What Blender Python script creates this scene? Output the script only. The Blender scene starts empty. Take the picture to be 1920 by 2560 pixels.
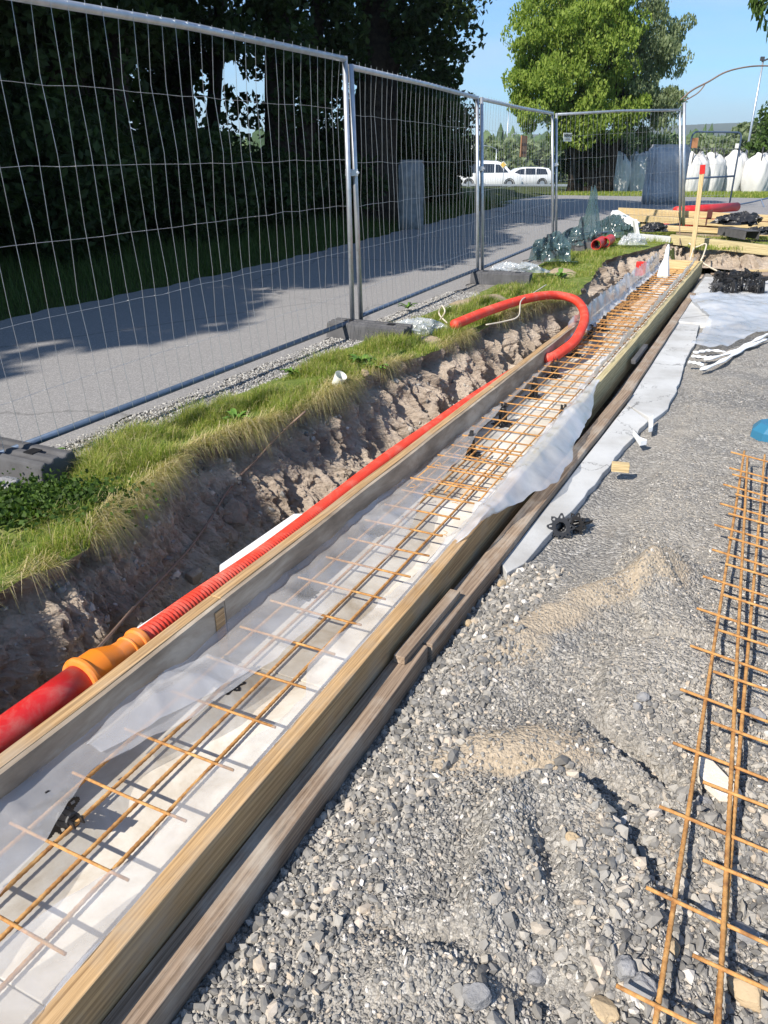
import bpy, math, random
import numpy as np
from mathutils import Vector, Matrix, Quaternion
random.seed(7); RNG = np.random.default_rng(11)
S = bpy.context.scene
COL = S.collection
R = math.radians

# ---------------------------------------------------------------- camera
CZ = 1.65; FPX = 1910.0; PITCH = math.atan(885/FPX)
cam_d = bpy.data.cameras.new('camera'); cam = bpy.data.objects.new('camera', cam_d); COL.objects.link(cam)
cam.location = (0, 0, CZ); cam.rotation_euler = (math.pi/2-PITCH, 0, 0)
cam_d.sensor_fit = 'VERTICAL'; cam_d.sensor_height = 24; cam_d.lens = FPX/2560*24
cam_d.clip_start = 0.05; cam_d.clip_end = 6000
S.camera = cam
S.render.resolution_x = 768; S.render.resolution_y = 1024
# ---------------------------------------------------------------- light
SUN_AZ, SUN_EL = 224.5, 41.0
w = bpy.data.worlds.new('World'); S.world = w; w.use_nodes = True
nt = w.node_tree; nt.nodes.clear()
wo = nt.nodes.new('ShaderNodeOutputWorld'); bg = nt.nodes.new('ShaderNodeBackground')
sky = nt.nodes.new('ShaderNodeTexSky'); sky.sky_type = 'NISHITA'; sky.sun_disc = False
sky.sun_elevation = R(SUN_EL); sky.sun_rotation = R(SUN_AZ); sky.air_density = 1.0; sky.dust_density = 0.15; sky.ozone_density = 2.6
bg.inputs[1].default_value = 0.09
tc = nt.nodes.new('ShaderNodeTexCoord'); mp = nt.nodes.new('ShaderNodeMapping'); mp.inputs['Scale'].default_value = (1.2, 1.2, 7)
nz = nt.nodes.new('ShaderNodeTexNoise'); nz.inputs['Scale'].default_value = 2.2; nz.inputs['Detail'].default_value = 7; nz.inputs['Roughness'].default_value = .55
cr = nt.nodes.new('ShaderNodeValToRGB'); cr.color_ramp.elements[0].position = .40; cr.color_ramp.elements[1].position = .74
cr.color_ramp.elements[1].color = (.55, .55, .55, 1)
mx = nt.nodes.new('ShaderNodeMix'); mx.data_type = 'RGBA'
mx.inputs[7].default_value = (5.6, 6.3, 7.4, 1)
nt.links.new(tc.outputs['Generated'], mp.inputs[0]); nt.links.new(mp.outputs[0], nz.inputs[0]); nt.links.new(nz.outputs[0], cr.inputs[0])
tn = nt.nodes.new('ShaderNodeMix'); tn.data_type = 'RGBA'; tn.blend_type = 'MULTIPLY'; tn.inputs[0].default_value = 1; tn.inputs[7].default_value = (.60, .95, 1.22, 1)
nt.links.new(cr.outputs[0], mx.inputs[0]); nt.links.new(sky.outputs[0], tn.inputs[6]); nt.links.new(tn.outputs[2], mx.inputs[6])
nt.links.new(mx.outputs[2], bg.inputs[0]); nt.links.new(bg.outputs[0], wo.inputs[0])
sd = bpy.data.lights.new('sun', 'SUN'); sd.energy = 5.0; sd.angle = R(.53); sd.color = (1, .925, .82)
sun = bpy.data.objects.new('sun', sd); COL.objects.link(sun)
az, el = R(SUN_AZ), R(SUN_EL)
sun.rotation_euler = Vector((math.sin(az)*math.cos(el), math.cos(az)*math.cos(el), math.sin(el))).to_track_quat('Z', 'Y').to_euler()
sun.location = (-10, -10, 12)
S.view_settings.view_transform = 'Standard'; S.view_settings.look = 'None'; S.view_settings.exposure = 0.6; S.view_settings.gamma = 1
S.render.engine = 'CYCLES'
S.cycles.transparent_max_bounces = 24; S.cycles.max_bounces = 8

# ---------------------------------------------------------------- coordinates
TA = R(25.75); CA, SA = math.cos(TA), math.sin(TA)
def T(u, v, z=0.0): return Vector((u*CA+v*SA, -u*SA+v*CA, z))       # u across the trench, v along it
def UV(X, Y): return X*CA-Y*SA, X*SA+Y*CA
def P(x, y, z):                                                     # point of height z seen at photo position (x, y)
    dx, dy = x-960, y-1280
    Yh = FPX*math.cos(PITCH)-dy*math.sin(PITCH); Z = -FPX*math.sin(PITCH)-dy*math.cos(PITCH)
    t = (z-CZ)/Z
    return Vector((dx*t, Yh*t, z))
def PD(x, y, Y):                                                    # point at depth Y
    dx, dy = x-960, y-1280
    Yh = FPX*math.cos(PITCH)-dy*math.sin(PITCH); Z = -FPX*math.sin(PITCH)-dy*math.cos(PITCH)
    t = Y/Yh
    return Vector((dx*t, Y, CZ+Z*t))

def PX(x, Y, z):                                                    # point of depth Y and height z in the photo column x
    return Vector(((x-960)/FPX*(Y*math.cos(PITCH)+(CZ-z)*math.sin(PITCH)), Y, z))
# ---------------------------------------------------------------- noise
def vnoise(p, seed=0):
    p = np.asarray(p, float); i = np.floor(p).astype(np.int64); f = p-i; f = f*f*(3-2*f)
    def h(a, b, c):
        n = (a*374761393+b*668265263+c*1440662683+seed*974634777) & 0xffffffff
        n = ((n ^ (n >> 13))*1274126177) & 0xffffffff
        n = (n ^ (n >> 16)) & 0xffff
        return n/32767.5-1
    r = 0
    for a in (0, 1):
        for b in (0, 1):
            for c in (0, 1):
                wgt = (f[:, 0] if a else 1-f[:, 0])*(f[:, 1] if b else 1-f[:, 1])*(f[:, 2] if c else 1-f[:, 2])
                r = r+wgt*h(i[:, 0]+a, i[:, 1]+b, i[:, 2]+c)
    return r
def fbm(p, o=4, seed=0, gain=.5):
    p = np.asarray(p, float); r = 0; a = 1
    for k in range(o): r = r+a*vnoise(p*(2.03**k), seed+k); a *= gain
    return r
def sm(a, b, x): 
    t = np.clip((np.asarray(x, float)-a)/(b-a), 0, 1); return t*t*(3-2*t)

# ---------------------------------------------------------------- object helpers
def tag(o, label=None, cat=None, group=None, kind=None):
    if label: o['label'] = label
    if cat: o['category'] = cat
    if group: o['group'] = group
    if kind: o['kind'] = kind
    return o
def mesh(name, V, Fq, mat, parent=None, smooth=False):
    V = np.asarray(V, np.float32).reshape(-1, 3)
    me = bpy.data.meshes.new(name)
    if isinstance(Fq, np.ndarray):
        n, k = Fq.shape
        me.vertices.add(len(V)); me.vertices.foreach_set('co', V.ravel())
        me.loops.add(n*k); me.loops.foreach_set('vertex_index', Fq.astype(np.int32).ravel())
        me.polygons.add(n); me.polygons.foreach_set('loop_start', np.arange(0, n*k, k, dtype=np.int32))
        me.polygons.foreach_set('loop_total', np.full(n, k, np.int32))
        me.update(calc_edges=True)
    else:
        me.from_pydata(V.tolist(), [], Fq)
    me.polygons.foreach_set('use_smooth', np.full(len(me.polygons), smooth))
    me.validate()
    me.materials.append(mat)
    o = bpy.data.objects.new(name, me); COL.objects.link(o)
    if parent is not None:
        o.parent = parent
        o.matrix_parent_inverse = root_inv(parent)
    return o
def root_inv(p):
    m = Matrix.Identity(4)
    while p is not None:
        m = m @ Matrix.Identity(4) if False else m
        m = p.matrix_basis.inverted() @ m if p.parent is None else p.matrix_basis.inverted() @ m
        pi = p.parent
        if pi is not None: m = m @ p.matrix_parent_inverse.inverted()
        p = pi
    return m
def empty(name, loc, label, cat, group=None):
    o = bpy.data.objects.new(name, None); COL.objects.link(o); o.location = loc; o.empty_display_size = .1
    o.matrix_basis = Matrix.Translation(Vector(loc))
    return tag(o, label, cat, group)
def copy_tree(o, parent=None):
    c = o.copy(); COL.objects.link(c)
    if parent is not None: c.parent = parent; c.matrix_parent_inverse = o.matrix_parent_inverse.copy()
    for ch in list(o.children): copy_tree(ch, c)
    return c
class MB:
    def __init__(s): s.v = []; s.f = []
    def add(s, V, F):
        b = len(s.v); s.v += [tuple(x) for x in V]; s.f += [tuple(i+b for i in f) for f in F]; return s
    def box(s, c, d, ax=None, ch=0.0):
        c = Vector(c); X, Y, Z = ax if ax else (Vector((1, 0, 0)), Vector((0, 1, 0)), Vector((0, 0, 1)))
        hx, hy, hz = d[0]/2, d[1]/2, d[2]/2
        if ch <= 0:
            V = [c+X*(a*hx)+Y*(b*hy)+Z*(e*hz) for e in (-1, 1) for b in (-1, 1) for a in (-1, 1)]
            F = [(0, 2, 3, 1), (4, 5, 7, 6), (0, 1, 5, 4), (1, 3, 7, 5), (3, 2, 6, 7), (2, 0, 4, 6)]
            return s.add(V, F)
        prof = []
        for (a, b) in ((1, 1), (-1, 1), (-1, -1), (1, -1)):
            if (a, b) in ((1, 1), (-1, -1)): prof += [(a*hy, b*(hz-ch)), (a*(hy-ch), b*hz)]
            else: prof += [(a*(hy-ch), b*hz), (a*hy, b*(hz-ch))]
        rings = []
        for (xx, sc) in ((-hx, ch), (-hx+ch, 0), (hx-ch, 0), (hx, ch)):
            rings.append([c+X*xx+Y*(p-math.copysign(sc, p))+Z*(q-math.copysign(sc, q)) for p, q in prof])
        V = [x for r in rings for x in r]; n = 8; F = []
        for k in range(3):
            for j in range(n): F.append((k*n+j, k*n+(j+1) % n, (k+1)*n+(j+1) % n, (k+1)*n+j))
        F.append(tuple(range(n-1, -1, -1))); F.append(tuple(3*n+j for j in range(n)))
        return s.add(V, F)
    def tube(s, path, r, n=8, cap=True, ov=1.0):
        path = [Vector(p) for p in path]; m = len(path)
        rr = r if hasattr(r, '__len__') else [r]*m
        t0 = (path[1]-path[0]).normalized(); up = Vector((0, 0, 1)) if abs(t0.z) < .9 else Vector((1, 0, 0))
        a = t0.cross(up).normalized(); V = []
        for i in range(m):
            t = (path[min(i+1, m-1)]-path[max(i-1, 0)]).normalized()
            a = (a-t*a.dot(t)).normalized(); b = t.cross(a)
            for j in range(n):
                q = 2*math.pi*j/n; V.append(path[i]+a*(math.cos(q)*rr[i])+b*(math.sin(q)*rr[i]*ov))
        F = [(i*n+j, i*n+(j+1) % n, (i+1)*n+(j+1) % n, (i+1)*n+j) for i in range(m-1) for j in range(n)]
        if cap: F += [tuple(range(n-1, -1, -1)), tuple((m-1)*n+j for j in range(n))]
        return s.add(V, F)
    def cup(s, a, b, ra, rb, th, n=24, bottom=False):               # open-ended tube with a wall, optionally closed at a
        a, b = Vector(a), Vector(b); t = (b-a).normalized(); x = t.cross(Vector((0, 0, 1)) if abs(t.z) < .95 else Vector((1, 0, 0))).normalized(); y = t.cross(x)
        ring = lambda c, r: [c+x*(math.cos(2*math.pi*j/n)*r)+y*(math.sin(2*math.pi*j/n)*r) for j in range(n)]
        V = ring(a, ra)+ring(b, rb)+ring(b, rb-th)+ring(a+t*th, ra-th); k = range(4 if not bottom else 3)
        F = [(i*n+j, i*n+(j+1) % n, ((i+1) % 4)*n+(j+1) % n, ((i+1) % 4)*n+j) for i in k for j in range(n)]
        if bottom: F += [tuple(range(n-1, -1, -1)), tuple(3*n+j for j in range(n))]
        return s.add(V, F)
    def prism(s, poly, O, X, Y, N, th):
        n = len(poly); V = [O+X*a+Y*b for a, b in poly]+[O+X*a+Y*b+N*th for a, b in poly]
        F = [tuple(range(n-1, -1, -1)), tuple(range(n, 2*n))]+[(i, (i+1) % n, n+(i+1) % n, n+i) for i in range(n)]
        return s.add(V, F)
    def build(s, name, mat, parent=None, smooth=False, bevel=0):
        o = mesh(name, s.v, s.f, mat, parent, smooth)
        if bevel:
            b = o.modifiers.new('bevel', 'BEVEL'); b.width = bevel; b.segments = 2; b.limit_method = 'ANGLE'; b.angle_limit = R(50)
        return o
def spline(pts, n):                                                 # Catmull-Rom through points
    pts = [Vector(p) for p in pts]; out = []
    q = [pts[0]*2-pts[1]]+pts+[pts[-1]*2-pts[-2]]
    L = [(q[i+2]-q[i+1]).length for i in range(len(pts)-1)]; tot = sum(L)
    for i in range(len(pts)-1):
        k = max(2, int(round(n*L[i]/tot)))
        for j in range(k):
            t = j/k; a, b, c, d = q[i:i+4]
            out.append(.5*((2*b)+(c-a)*t+(2*a-5*b+4*c-d)*t*t+(-a+3*b-3*c+d)*t**3))
    out.append(pts[-1]); return out
def grid_faces(nu, nv):
    i = np.arange(nu-1)[:, None]; j = np.arange(nv-1)[None, :]
    a = i*nv+j
    return np.stack([a, a+nv, a+nv+1, a+1], -1).reshape(-1, 4)

# ---------------------------------------------------------------- materials
def mat(name, rough=.8, metal=0.0, spec=.4):
    m = bpy.data.materials.new(name); m.use_nodes = True; n = m.node_tree
    b = n.nodes['Principled BSDF']; b.inputs['Roughness'].default_value = rough; b.inputs['Metallic'].default_value = metal
    b.inputs['Specular IOR Level'].default_value = spec
    return m, n, b
def ramp(n, stops):
    r = n.nodes.new('ShaderNodeValToRGB'); e = r.color_ramp.elements
    while len(e) < len(stops): e.new(.5)
    for k, (p, c) in enumerate(stops): e[k].position = p; e[k].color = (*c, 1)
    return r
def coords(n, scale=(1, 1, 1), kind='Object'):
    t = n.nodes.new('ShaderNodeTexCoord'); m = n.nodes.new('ShaderNodeMapping'); m.inputs['Scale'].default_value = scale
    n.links.new(t.outputs[kind], m.inputs[0]); return m.outputs[0]
def noise(n, co, scale, detail=6, rough=.55, dist=0):
    t = n.nodes.new('ShaderNodeTexNoise'); t.inputs['Scale'].default_value = scale; t.inputs['Detail'].default_value = detail
    t.inputs['Roughness'].default_value = rough; t.inputs['Distortion'].default_value = dist; n.links.new(co, t.inputs[0]); return t.outputs[0]
def mixc(n, f, a, b, mode='MIX'):
    m = n.nodes.new('ShaderNodeMix'); m.data_type = 'RGBA'; m.blend_type = mode
    for s, x in ((0, f), (6, a), (7, b)):
        if isinstance(x, (int, float)): m.inputs[s].default_value = x
        elif isinstance(x, tuple): m.inputs[s].default_value = (*x, 1)
        else: n.links.new(x, m.inputs[s])
    return m.outputs[2]
def bump(n, b, h, strength=.5, dist=.01, prev=None):
    k = n.nodes.new('ShaderNodeBump'); k.inputs['Strength'].default_value = strength; k.inputs['Distance'].default_value = dist
    n.links.new(h, k.inputs['Height']); 
    if prev is not None: n.links.new(prev, k.inputs['Normal'])
    n.links.new(k.outputs[0], b.inputs['Normal']); return k.outputs[0]
def math_(n, op, a, b=None):
    m = n.nodes.new('ShaderNodeMath'); m.operation = op
    for s, x in ((0, a), (1, b)):
        if x is None: continue
        if isinstance(x, (int, float)): m.inputs[s].default_value = x
        else: n.links.new(x, m.inputs[s])
    return m.outputs[0]
def simple(name, col, rough=.6, metal=0.0, var=.15, scale=8, bmp=.15, spec=.4, dist=.004):
    m, n, b = mat(name, rough, metal, spec); co = coords(n)
    t = noise(n, co, scale, 6); lo = tuple(c*(1-var) for c in col); hi = tuple(min(1, c*(1+var)) for c in col)
    r = ramp(n, [(.3, lo), (.7, hi)]); n.links.new(t, r.inputs[0]); n.links.new(r.outputs[0], b.inputs['Base Color'])
    t2 = noise(n, co, scale*6, 4); 
    if bmp: bump(n, b, t2, bmp, dist)
    return m
def wood(name, dark, light, ringscale=22, dirt=None, rough=.7):
    m, n, b = mat(name, rough, 0, .25)
    co = coords(n, (.7, 9, 9)); t = noise(n, co, 3.2, 8, .62, .6)
    co2 = coords(n, (.35, 14, 14)); wv = n.nodes.new('ShaderNodeTexWave'); wv.wave_type = 'BANDS'; wv.bands_direction = 'DIAGONAL'
    wv.inputs['Scale'].default_value = ringscale/10; wv.inputs['Distortion'].default_value = 5; wv.inputs['Detail'].default_value = 3
    n.links.new(co2, wv.inputs[0])
    r = ramp(n, [(.25, dark), (.75, light)]); n.links.new(t, r.inputs[0])
    c = mixc(n, .35, r.outputs[0], mixc(n, wv.outputs[1], tuple(x*.75 for x in dark), light))
    fg = noise(n, coords(n, (1.2, 70, 70)), 2.5, 4, .7); fr_ = ramp(n, [(.38, (.45, .42, .40)), (.6, (1, 1, 1))]); n.links.new(fg, fr_.inputs[0])
    c = mixc(n, .75, c, fr_.outputs[0], 'MULTIPLY')
    # knots
    vo = n.nodes.new('ShaderNodeTexVoronoi'); vo.inputs['Scale'].default_value = 2.2; n.links.new(coords(n, (1, 5, 5)), vo.inputs[0])
    kr = ramp(n, [(.02, (1, 1, 1)), (.07, (0, 0, 0))]); n.links.new(vo.outputs[0], kr.inputs[0])
    c = mixc(n, math_(n, 'MULTIPLY', kr.outputs[0], .6), c, tuple(x*.35 for x in dark))
    if dirt:
        d = noise(n, coords(n, (1, 2, 2)), 4, 7, .65); dr = ramp(n, [(.48, (0, 0, 0)), (.72, (1, 1, 1))]); n.links.new(d, dr.inputs[0])
        c = mixc(n, math_(n, 'MULTIPLY', dr.outputs[0], .7), c, dirt)
    n.links.new(c, b.inputs['Base Color']); k_ = bump(n, b, t, .35, .004); bump(n, b, fg, .4, .002, k_); return m
def island(n):
    g = n.nodes.new('ShaderNodeNewGeometry'); return g.outputs['Random Per Island']
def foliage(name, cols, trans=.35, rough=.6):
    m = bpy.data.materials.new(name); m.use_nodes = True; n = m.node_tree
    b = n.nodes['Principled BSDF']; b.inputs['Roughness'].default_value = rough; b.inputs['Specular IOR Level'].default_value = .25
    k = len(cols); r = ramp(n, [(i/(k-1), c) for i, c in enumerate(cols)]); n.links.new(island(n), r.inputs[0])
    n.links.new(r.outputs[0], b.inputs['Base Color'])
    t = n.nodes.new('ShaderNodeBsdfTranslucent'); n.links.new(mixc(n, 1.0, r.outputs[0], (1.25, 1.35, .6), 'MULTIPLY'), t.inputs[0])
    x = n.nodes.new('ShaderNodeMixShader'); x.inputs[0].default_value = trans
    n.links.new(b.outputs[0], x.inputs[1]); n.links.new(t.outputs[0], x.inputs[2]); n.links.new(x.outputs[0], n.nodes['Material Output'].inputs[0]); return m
def film(name, col=(.82, .85, .9), opac=.42, rough=.22, bscale=9):
    m = bpy.data.materials.new(name); m.use_nodes = True; n = m.node_tree; n.nodes.remove(n.nodes['Principled BSDF'])
    tr = n.nodes.new('ShaderNodeBsdfTransparent'); tr.inputs[0].default_value = (.96, .965, .97, 1)
    df = n.nodes.new('ShaderNodeBsdfDiffuse'); df.inputs[0].default_value = (*col, 1)
    tl = n.nodes.new('ShaderNodeBsdfTranslucent'); tl.inputs[0].default_value = (*col, 1)
    gl = n.nodes.new('ShaderNodeBsdfGlossy'); gl.inputs['Roughness'].default_value = rough
    bp = n.nodes.new('ShaderNodeBump'); bp.inputs['Strength'].default_value = .35; bp.inputs['Distance'].default_value = .006
    co = coords(n, (1, 1, 1)); h = math_(n, 'ADD', noise(n, co, bscale, 5, .6, .8), math_(n, 'MULTIPLY', noise(n, coords(n, (1, 1, 1)), bscale*5, 3, .5, 2.5), .22)); n.links.new(h, bp.inputs['Height'])
    for s in (df, tl, gl): n.links.new(bp.outputs[0], s.inputs['Normal'])
    a = n.nodes.new('ShaderNodeMixShader'); a.inputs[0].default_value = .2; n.links.new(df.outputs[0], a.inputs[1]); n.links.new(tl.outputs[0], a.inputs[2])
    cl = noise(n, co, 3.0, 4); cr_ = ramp(n, [(.3, (opac*.7,)*3), (.7, (min(1, opac*1.3),)*3)]); n.links.new(cl, cr_.inputs[0])
    x = n.nodes.new('ShaderNodeMixShader'); n.links.new(cr_.outputs[0], x.inputs[0]); n.links.new(tr.outputs[0], x.inputs[1]); n.links.new(a.outputs[0], x.inputs[2])
    fr = n.nodes.new('ShaderNodeLayerWeight'); fr.inputs[0].default_value = .35; n.links.new(bp.outputs[0], fr.inputs['Normal'])
    fac = math_(n, 'ADD', math_(n, 'MULTIPLY', math_(n, 'POWER', fr.outputs['Facing'], 2.2), .6), .05)
    y = n.nodes.new('ShaderNodeMixShader'); n.links.new(fac, y.inputs[0]); n.links.new(x.outputs[0], y.inputs[1]); n.links.new(gl.outputs[0], y.inputs[2])
    n.links.new(y.outputs[0], n.nodes['Material Output'].inputs[0]); return m

M = {}
def gravel_mat(name, sand=True, tone=1.0, scale=75):
    m, n, b = mat(name, .9, 0, .2); co = coords(n)
    vo = n.nodes.new('ShaderNodeTexVoronoi'); vo.inputs['Scale'].default_value = scale; n.links.new(co, vo.inputs[0])
    vf = n.nodes.new('ShaderNodeTexVoronoi'); vf.inputs['Scale'].default_value = scale*2.3; n.links.new(co, vf.inputs[0])
    sep = n.nodes.new('ShaderNodeSeparateColor'); n.links.new(vo.outputs[1], sep.inputs[0])
    g = ramp(n, [(0, (.13*tone, .127*tone, .122*tone)), (.45, (.25*tone, .24*tone, .225*tone)), (.8, (.36*tone, .345*tone, .315*tone)), (1, (.6*tone, .58*tone, .55*tone))])
    n.links.new(sep.outputs[0], g.inputs[0])
    c = mixc(n, math_(n, 'MULTIPLY', vf.outputs[0], .75), g.outputs[0], (.10*tone, .098*tone, .095*tone))
    big = noise(n, co, 1.6, 5, .6); br = ramp(n, [(.38, (0, 0, 0)), (.62, (1, 1, 1))]); n.links.new(big, br.inputs[0])
    c = mixc(n, math_(n, 'MULTIPLY', br.outputs[0], .5), c, (.36*tone, .33*tone, .285*tone))
    h = math_(n, 'ADD', math_(n, 'MULTIPLY', vo.outputs[0], -1.0), math_(n, 'MULTIPLY', vf.outputs[0], -.5))
    if sand:
        at = n.nodes.new('ShaderNodeAttribute'); at.attribute_name = 'sand'
        s1 = noise(n, co, 9, 8, .75); sf = math_(n, 'ADD', at.outputs['Fac'], math_(n, 'MULTIPLY', math_(n, 'SUBTRACT', s1, .5), 1.2))
        sr = ramp(n, [(.28, (0, 0, 0)), (.62, (1, 1, 1))]); n.links.new(sf, sr.inputs[0])
        grain = noise(n, co, 90, 4); gr = ramp(n, [(.3, (.31, .255, .19)), (.7, (.47, .395, .30))]); n.links.new(grain, gr.inputs[0])
        sfac = math_(n, 'MINIMUM', math_(n, 'MULTIPLY', math_(n, 'MULTIPLY', sr.outputs[0], at.outputs['Fac']), 1.8), 1.0)
        c = mixc(n, sfac, c, gr.outputs[0]); h = math_(n, 'MULTIPLY', h, math_(n, 'SUBTRACT', 1.0, math_(n, 'MULTIPLY', sfac, .45)))
    n.links.new(c, b.inputs['Base Color']); bump(n, b, h, .9, .012); return m
M['gravel'] = gravel_mat('gravel', True, 1.25)
M['shoulder'] = gravel_mat('pale_crushed_stone', False, 1.0, 60)
def stone_mat():
    m, n, b = mat('crushed_stone', .85, 0, .3)
    r = ramp(n, [(0, (.08, .077, .072)), (.3, (.18, .172, .16)), (.6, (.29, .275, .25)), (.85, (.41, .38, .33)), (.94, (.50, .41, .31)), (1, (.7, .68, .65))])
    n.links.new(island(n), r.inputs[0]); t = noise(n, coords(n), 60, 4)
    c = mixc(n, .25, r.outputs[0], mixc(n, t, (.12, .12, .12), (.45, .44, .42))); n.links.new(c, b.inputs['Base Color']); bump(n, b, t, .4, .003); return m
M['stone'] = stone_mat()
def soil_mat():
    m, n, b = mat('soil', .95, 0, .1); co = coords(n)
    a = noise(n, co, 3.5, 8, .65, .4); r = ramp(n, [(.3, (.33, .265, .205)), (.5, (.50, .42, .34)), (.72, (.66, .57, .47))]); n.links.new(a, r.inputs[0])
    f = noise(n, co, 38, 6, .7); c = mixc(n, math_(n, 'MULTIPLY', f, .35), r.outputs[0], (.20, .145, .10))
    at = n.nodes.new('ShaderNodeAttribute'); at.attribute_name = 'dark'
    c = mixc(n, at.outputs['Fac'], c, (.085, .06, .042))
    n.links.new(c, b.inputs['Base Color']); k = bump(n, b, noise(n, co, 12, 8, .7), .9, .05); bump(n, b, f, .8, .015, k); return m
M['soil'] = soil_mat()
def bank_mat():
    m, n, b = mat('bank_soil_with_thatch', .95, 0, .1); co = coords(n)
    a = noise(n, co, 9, 7, .65); r = ramp(n, [(.3, (.09, .14, .03)), (.52, (.17, .22, .05)), (.74, (.32, .28, .14))]); n.links.new(a, r.inputs[0])
    at = n.nodes.new('ShaderNodeAttribute'); at.attribute_name = 'bare'
    c = mixc(n, at.outputs['Fac'], r.outputs[0], mixc(n, noise(n, co, 25, 5), (.34, .26, .17), (.5, .41, .29)))
    n.links.new(c, b.inputs['Base Color']); bump(n, b, noise(n, co, 40, 6, .7), .8, .02); return m
M['bank'] = bank_mat()
def asphalt():
    m, n, b = mat('asphalt', .85, 0, .3); co = coords(n)
    v = n.nodes.new('ShaderNodeTexVoronoi'); v.inputs['Scale'].default_value = 160; n.links.new(co, v.inputs[0])
    sep = n.nodes.new('ShaderNodeSeparateColor'); n.links.new(v.outputs[1], sep.inputs[0])
    r = ramp(n, [(0, (.17, .168, .17)), (.7, (.255, .25, .25)), (1, (.40, .39, .38))]); n.links.new(sep.outputs[0], r.inputs[0])
    big = noise(n, co, .9, 6, .6); c = mixc(n, math_(n, 'MULTIPLY', big, .6), r.outputs[0], (.29, .28, .27))
    cr_ = n.nodes.new('ShaderNodeTexVoronoi'); cr_.feature = 'DISTANCE_TO_EDGE'; cr_.inputs['Scale'].default_value = .35
    wob = noise(n, co, 2.5, 6, .6); mvec = n.nodes.new('ShaderNodeVectorMath'); mvec.operation = 'ADD'; n.links.new(co, mvec.inputs[0]); n.links.new(wob, mvec.inputs[1]); n.links.new(mvec.outputs[0], cr_.inputs[0])
    crr = ramp(n, [(.002, (1, 1, 1)), (.006, (0, 0, 0))]); n.links.new(cr_.outputs[0], crr.inputs[0])
    c = mixc(n, math_(n, 'MULTIPLY', crr.outputs[0], .45), c, (.05, .05, .05))
    n.links.new(c, b.inputs['Base Color']); bump(n, b, v.outputs[0], .35, .003); return m
M['asphalt'] = asphalt()
M['ground'] = simple('verge_ground', (.06, .075, .025), .95, 0, .4, 3, .6, .1, .03)
M['formwood'] = wood('formwork_timber', (.44, .27, .125), (.68, .46, .24), 22, (.40, .33, .25))
M['lumber'] = wood('weathered_timber', (.24, .17, .12), (.46, .35, .25), 26, (.46, .42, .36))
M['yellowwood'] = wood('fresh_pine', (.60, .44, .21), (.78, .62, .36), 18)
M['greenwood'] = wood('treated_pine', (.50, .42, .22), (.66, .57, .33), 18)
def plywood():
    m, n, b = mat('concrete_stained_plywood', .8, 0, .3); co = coords(n, (.5, 2, 2))
    a = noise(n, co, 3, 8, .65, .3); r = ramp(n, [(.34, (.16, .125, .09)), (.5, (.34, .28, .215)), (.66, (.54, .48, .39))]); n.links.new(a, r.inputs[0])
    n.links.new(r.outputs[0], b.inputs['Base Color']); bump(n, b, a, .3, .004); return m
M['ply'] = plywood()
def styro():
    m, n, b = mat('dusty_white_foam', .8, 0, .2); co = coords(n)
    a = noise(n, co, 3.2, 7, .65, .5); r = ramp(n, [(.30, (.38, .32, .24)), (.46, (.55, .51, .44)), (.62, (.69, .67, .62))]); n.links.new(a, r.inputs[0])
    s = noise(n, co, 26, 5, .75); sr = ramp(n, [(.66, (0, 0, 0)), (.74, (1, 1, 1))]); n.links.new(s, sr.inputs[0])
    c = mixc(n, math_(n, 'MULTIPLY', sr.outputs[0], .55), r.outputs[0], (.35, .29, .22)); n.links.new(c, b.inputs['Base Color']); bump(n, b, s, .3, .004); return m
M['styro'] = styro()
M['foam'] = simple('white_foam', (.80, .82, .83), .7, 0, .08, 5, .3)
def foamg():
    m, n, b = mat('pale_grey_foam', .75, 0, .3); co = coords(n); a = noise(n, co, 2.2, 7, .6)
    r = ramp(n, [(.3, (.38, .375, .36)), (.5, (.50, .505, .50)), (.7, (.59, .60, .60))]); n.links.new(a, r.inputs[0])
    sp = noise(n, co, 55, 4, .8); sr = ramp(n, [(.66, (0, 0, 0)), (.72, (1, 1, 1))]); n.links.new(sp, sr.inputs[0]); c = mixc(n, math_(n, 'MULTIPLY', sr.outputs[0], .6), r.outputs[0], (.2, .19, .18))
    v = n.nodes.new('ShaderNodeTexVoronoi'); v.feature = 'DISTANCE_TO_EDGE'; v.inputs['Scale'].default_value = .9; wv = n.nodes.new('ShaderNodeVectorMath'); wv.operation = 'ADD'; n.links.new(co, wv.inputs[0]); n.links.new(noise(n, co, 5, 5, .6), wv.inputs[1]); n.links.new(wv.outputs[0], v.inputs[0])
    cr_ = ramp(n, [(.004, (1, 1, 1)), (.009, (0, 0, 0))]); n.links.new(v.outputs[0], cr_.inputs[0]); c = mixc(n, math_(n, 'MULTIPLY', cr_.outputs[0], .7), c, (.12, .12, .12))
    n.links.new(c, b.inputs['Base Color']); bump(n, b, sp, .4, .004); return m
M['foamgrey'] = foamg()
def rust():
    m, n, b = mat('rusty_steel', .85, .15, .3); co = coords(n)
    a = noise(n, co, 30, 6, .7); r = ramp(n, [(.3, (.24, .11, .045)), (.5, (.50, .26, .09)), (.72, (.70, .43, .17))]); n.links.new(a, r.inputs[0])
    n.links.new(r.outputs[0], b.inputs['Base Color']); bump(n, b, noise(n, co, 240, 3), .5, .002); return m
M['rust'] = rust()
M['galv'] = simple('galvanised_steel', (.48, .51, .55), .42, .75, .16, 14, .08)
M['wire'] = simple('galvanised_wire', (.52, .53, .54), .38, .7, .1, 20, 0)
M['galvblue'] = simple('painted_blue_grey_tube', (.09, .13, .2), .45, .3, .15, 14, .05)
M['concrete'] = simple('concrete', (.26, .255, .25), .9, 0, .25, 9, .5)
M['darkblock'] = simple('dark_concrete', (.085, .085, .09), .85, 0, .25, 9, .5)
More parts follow.
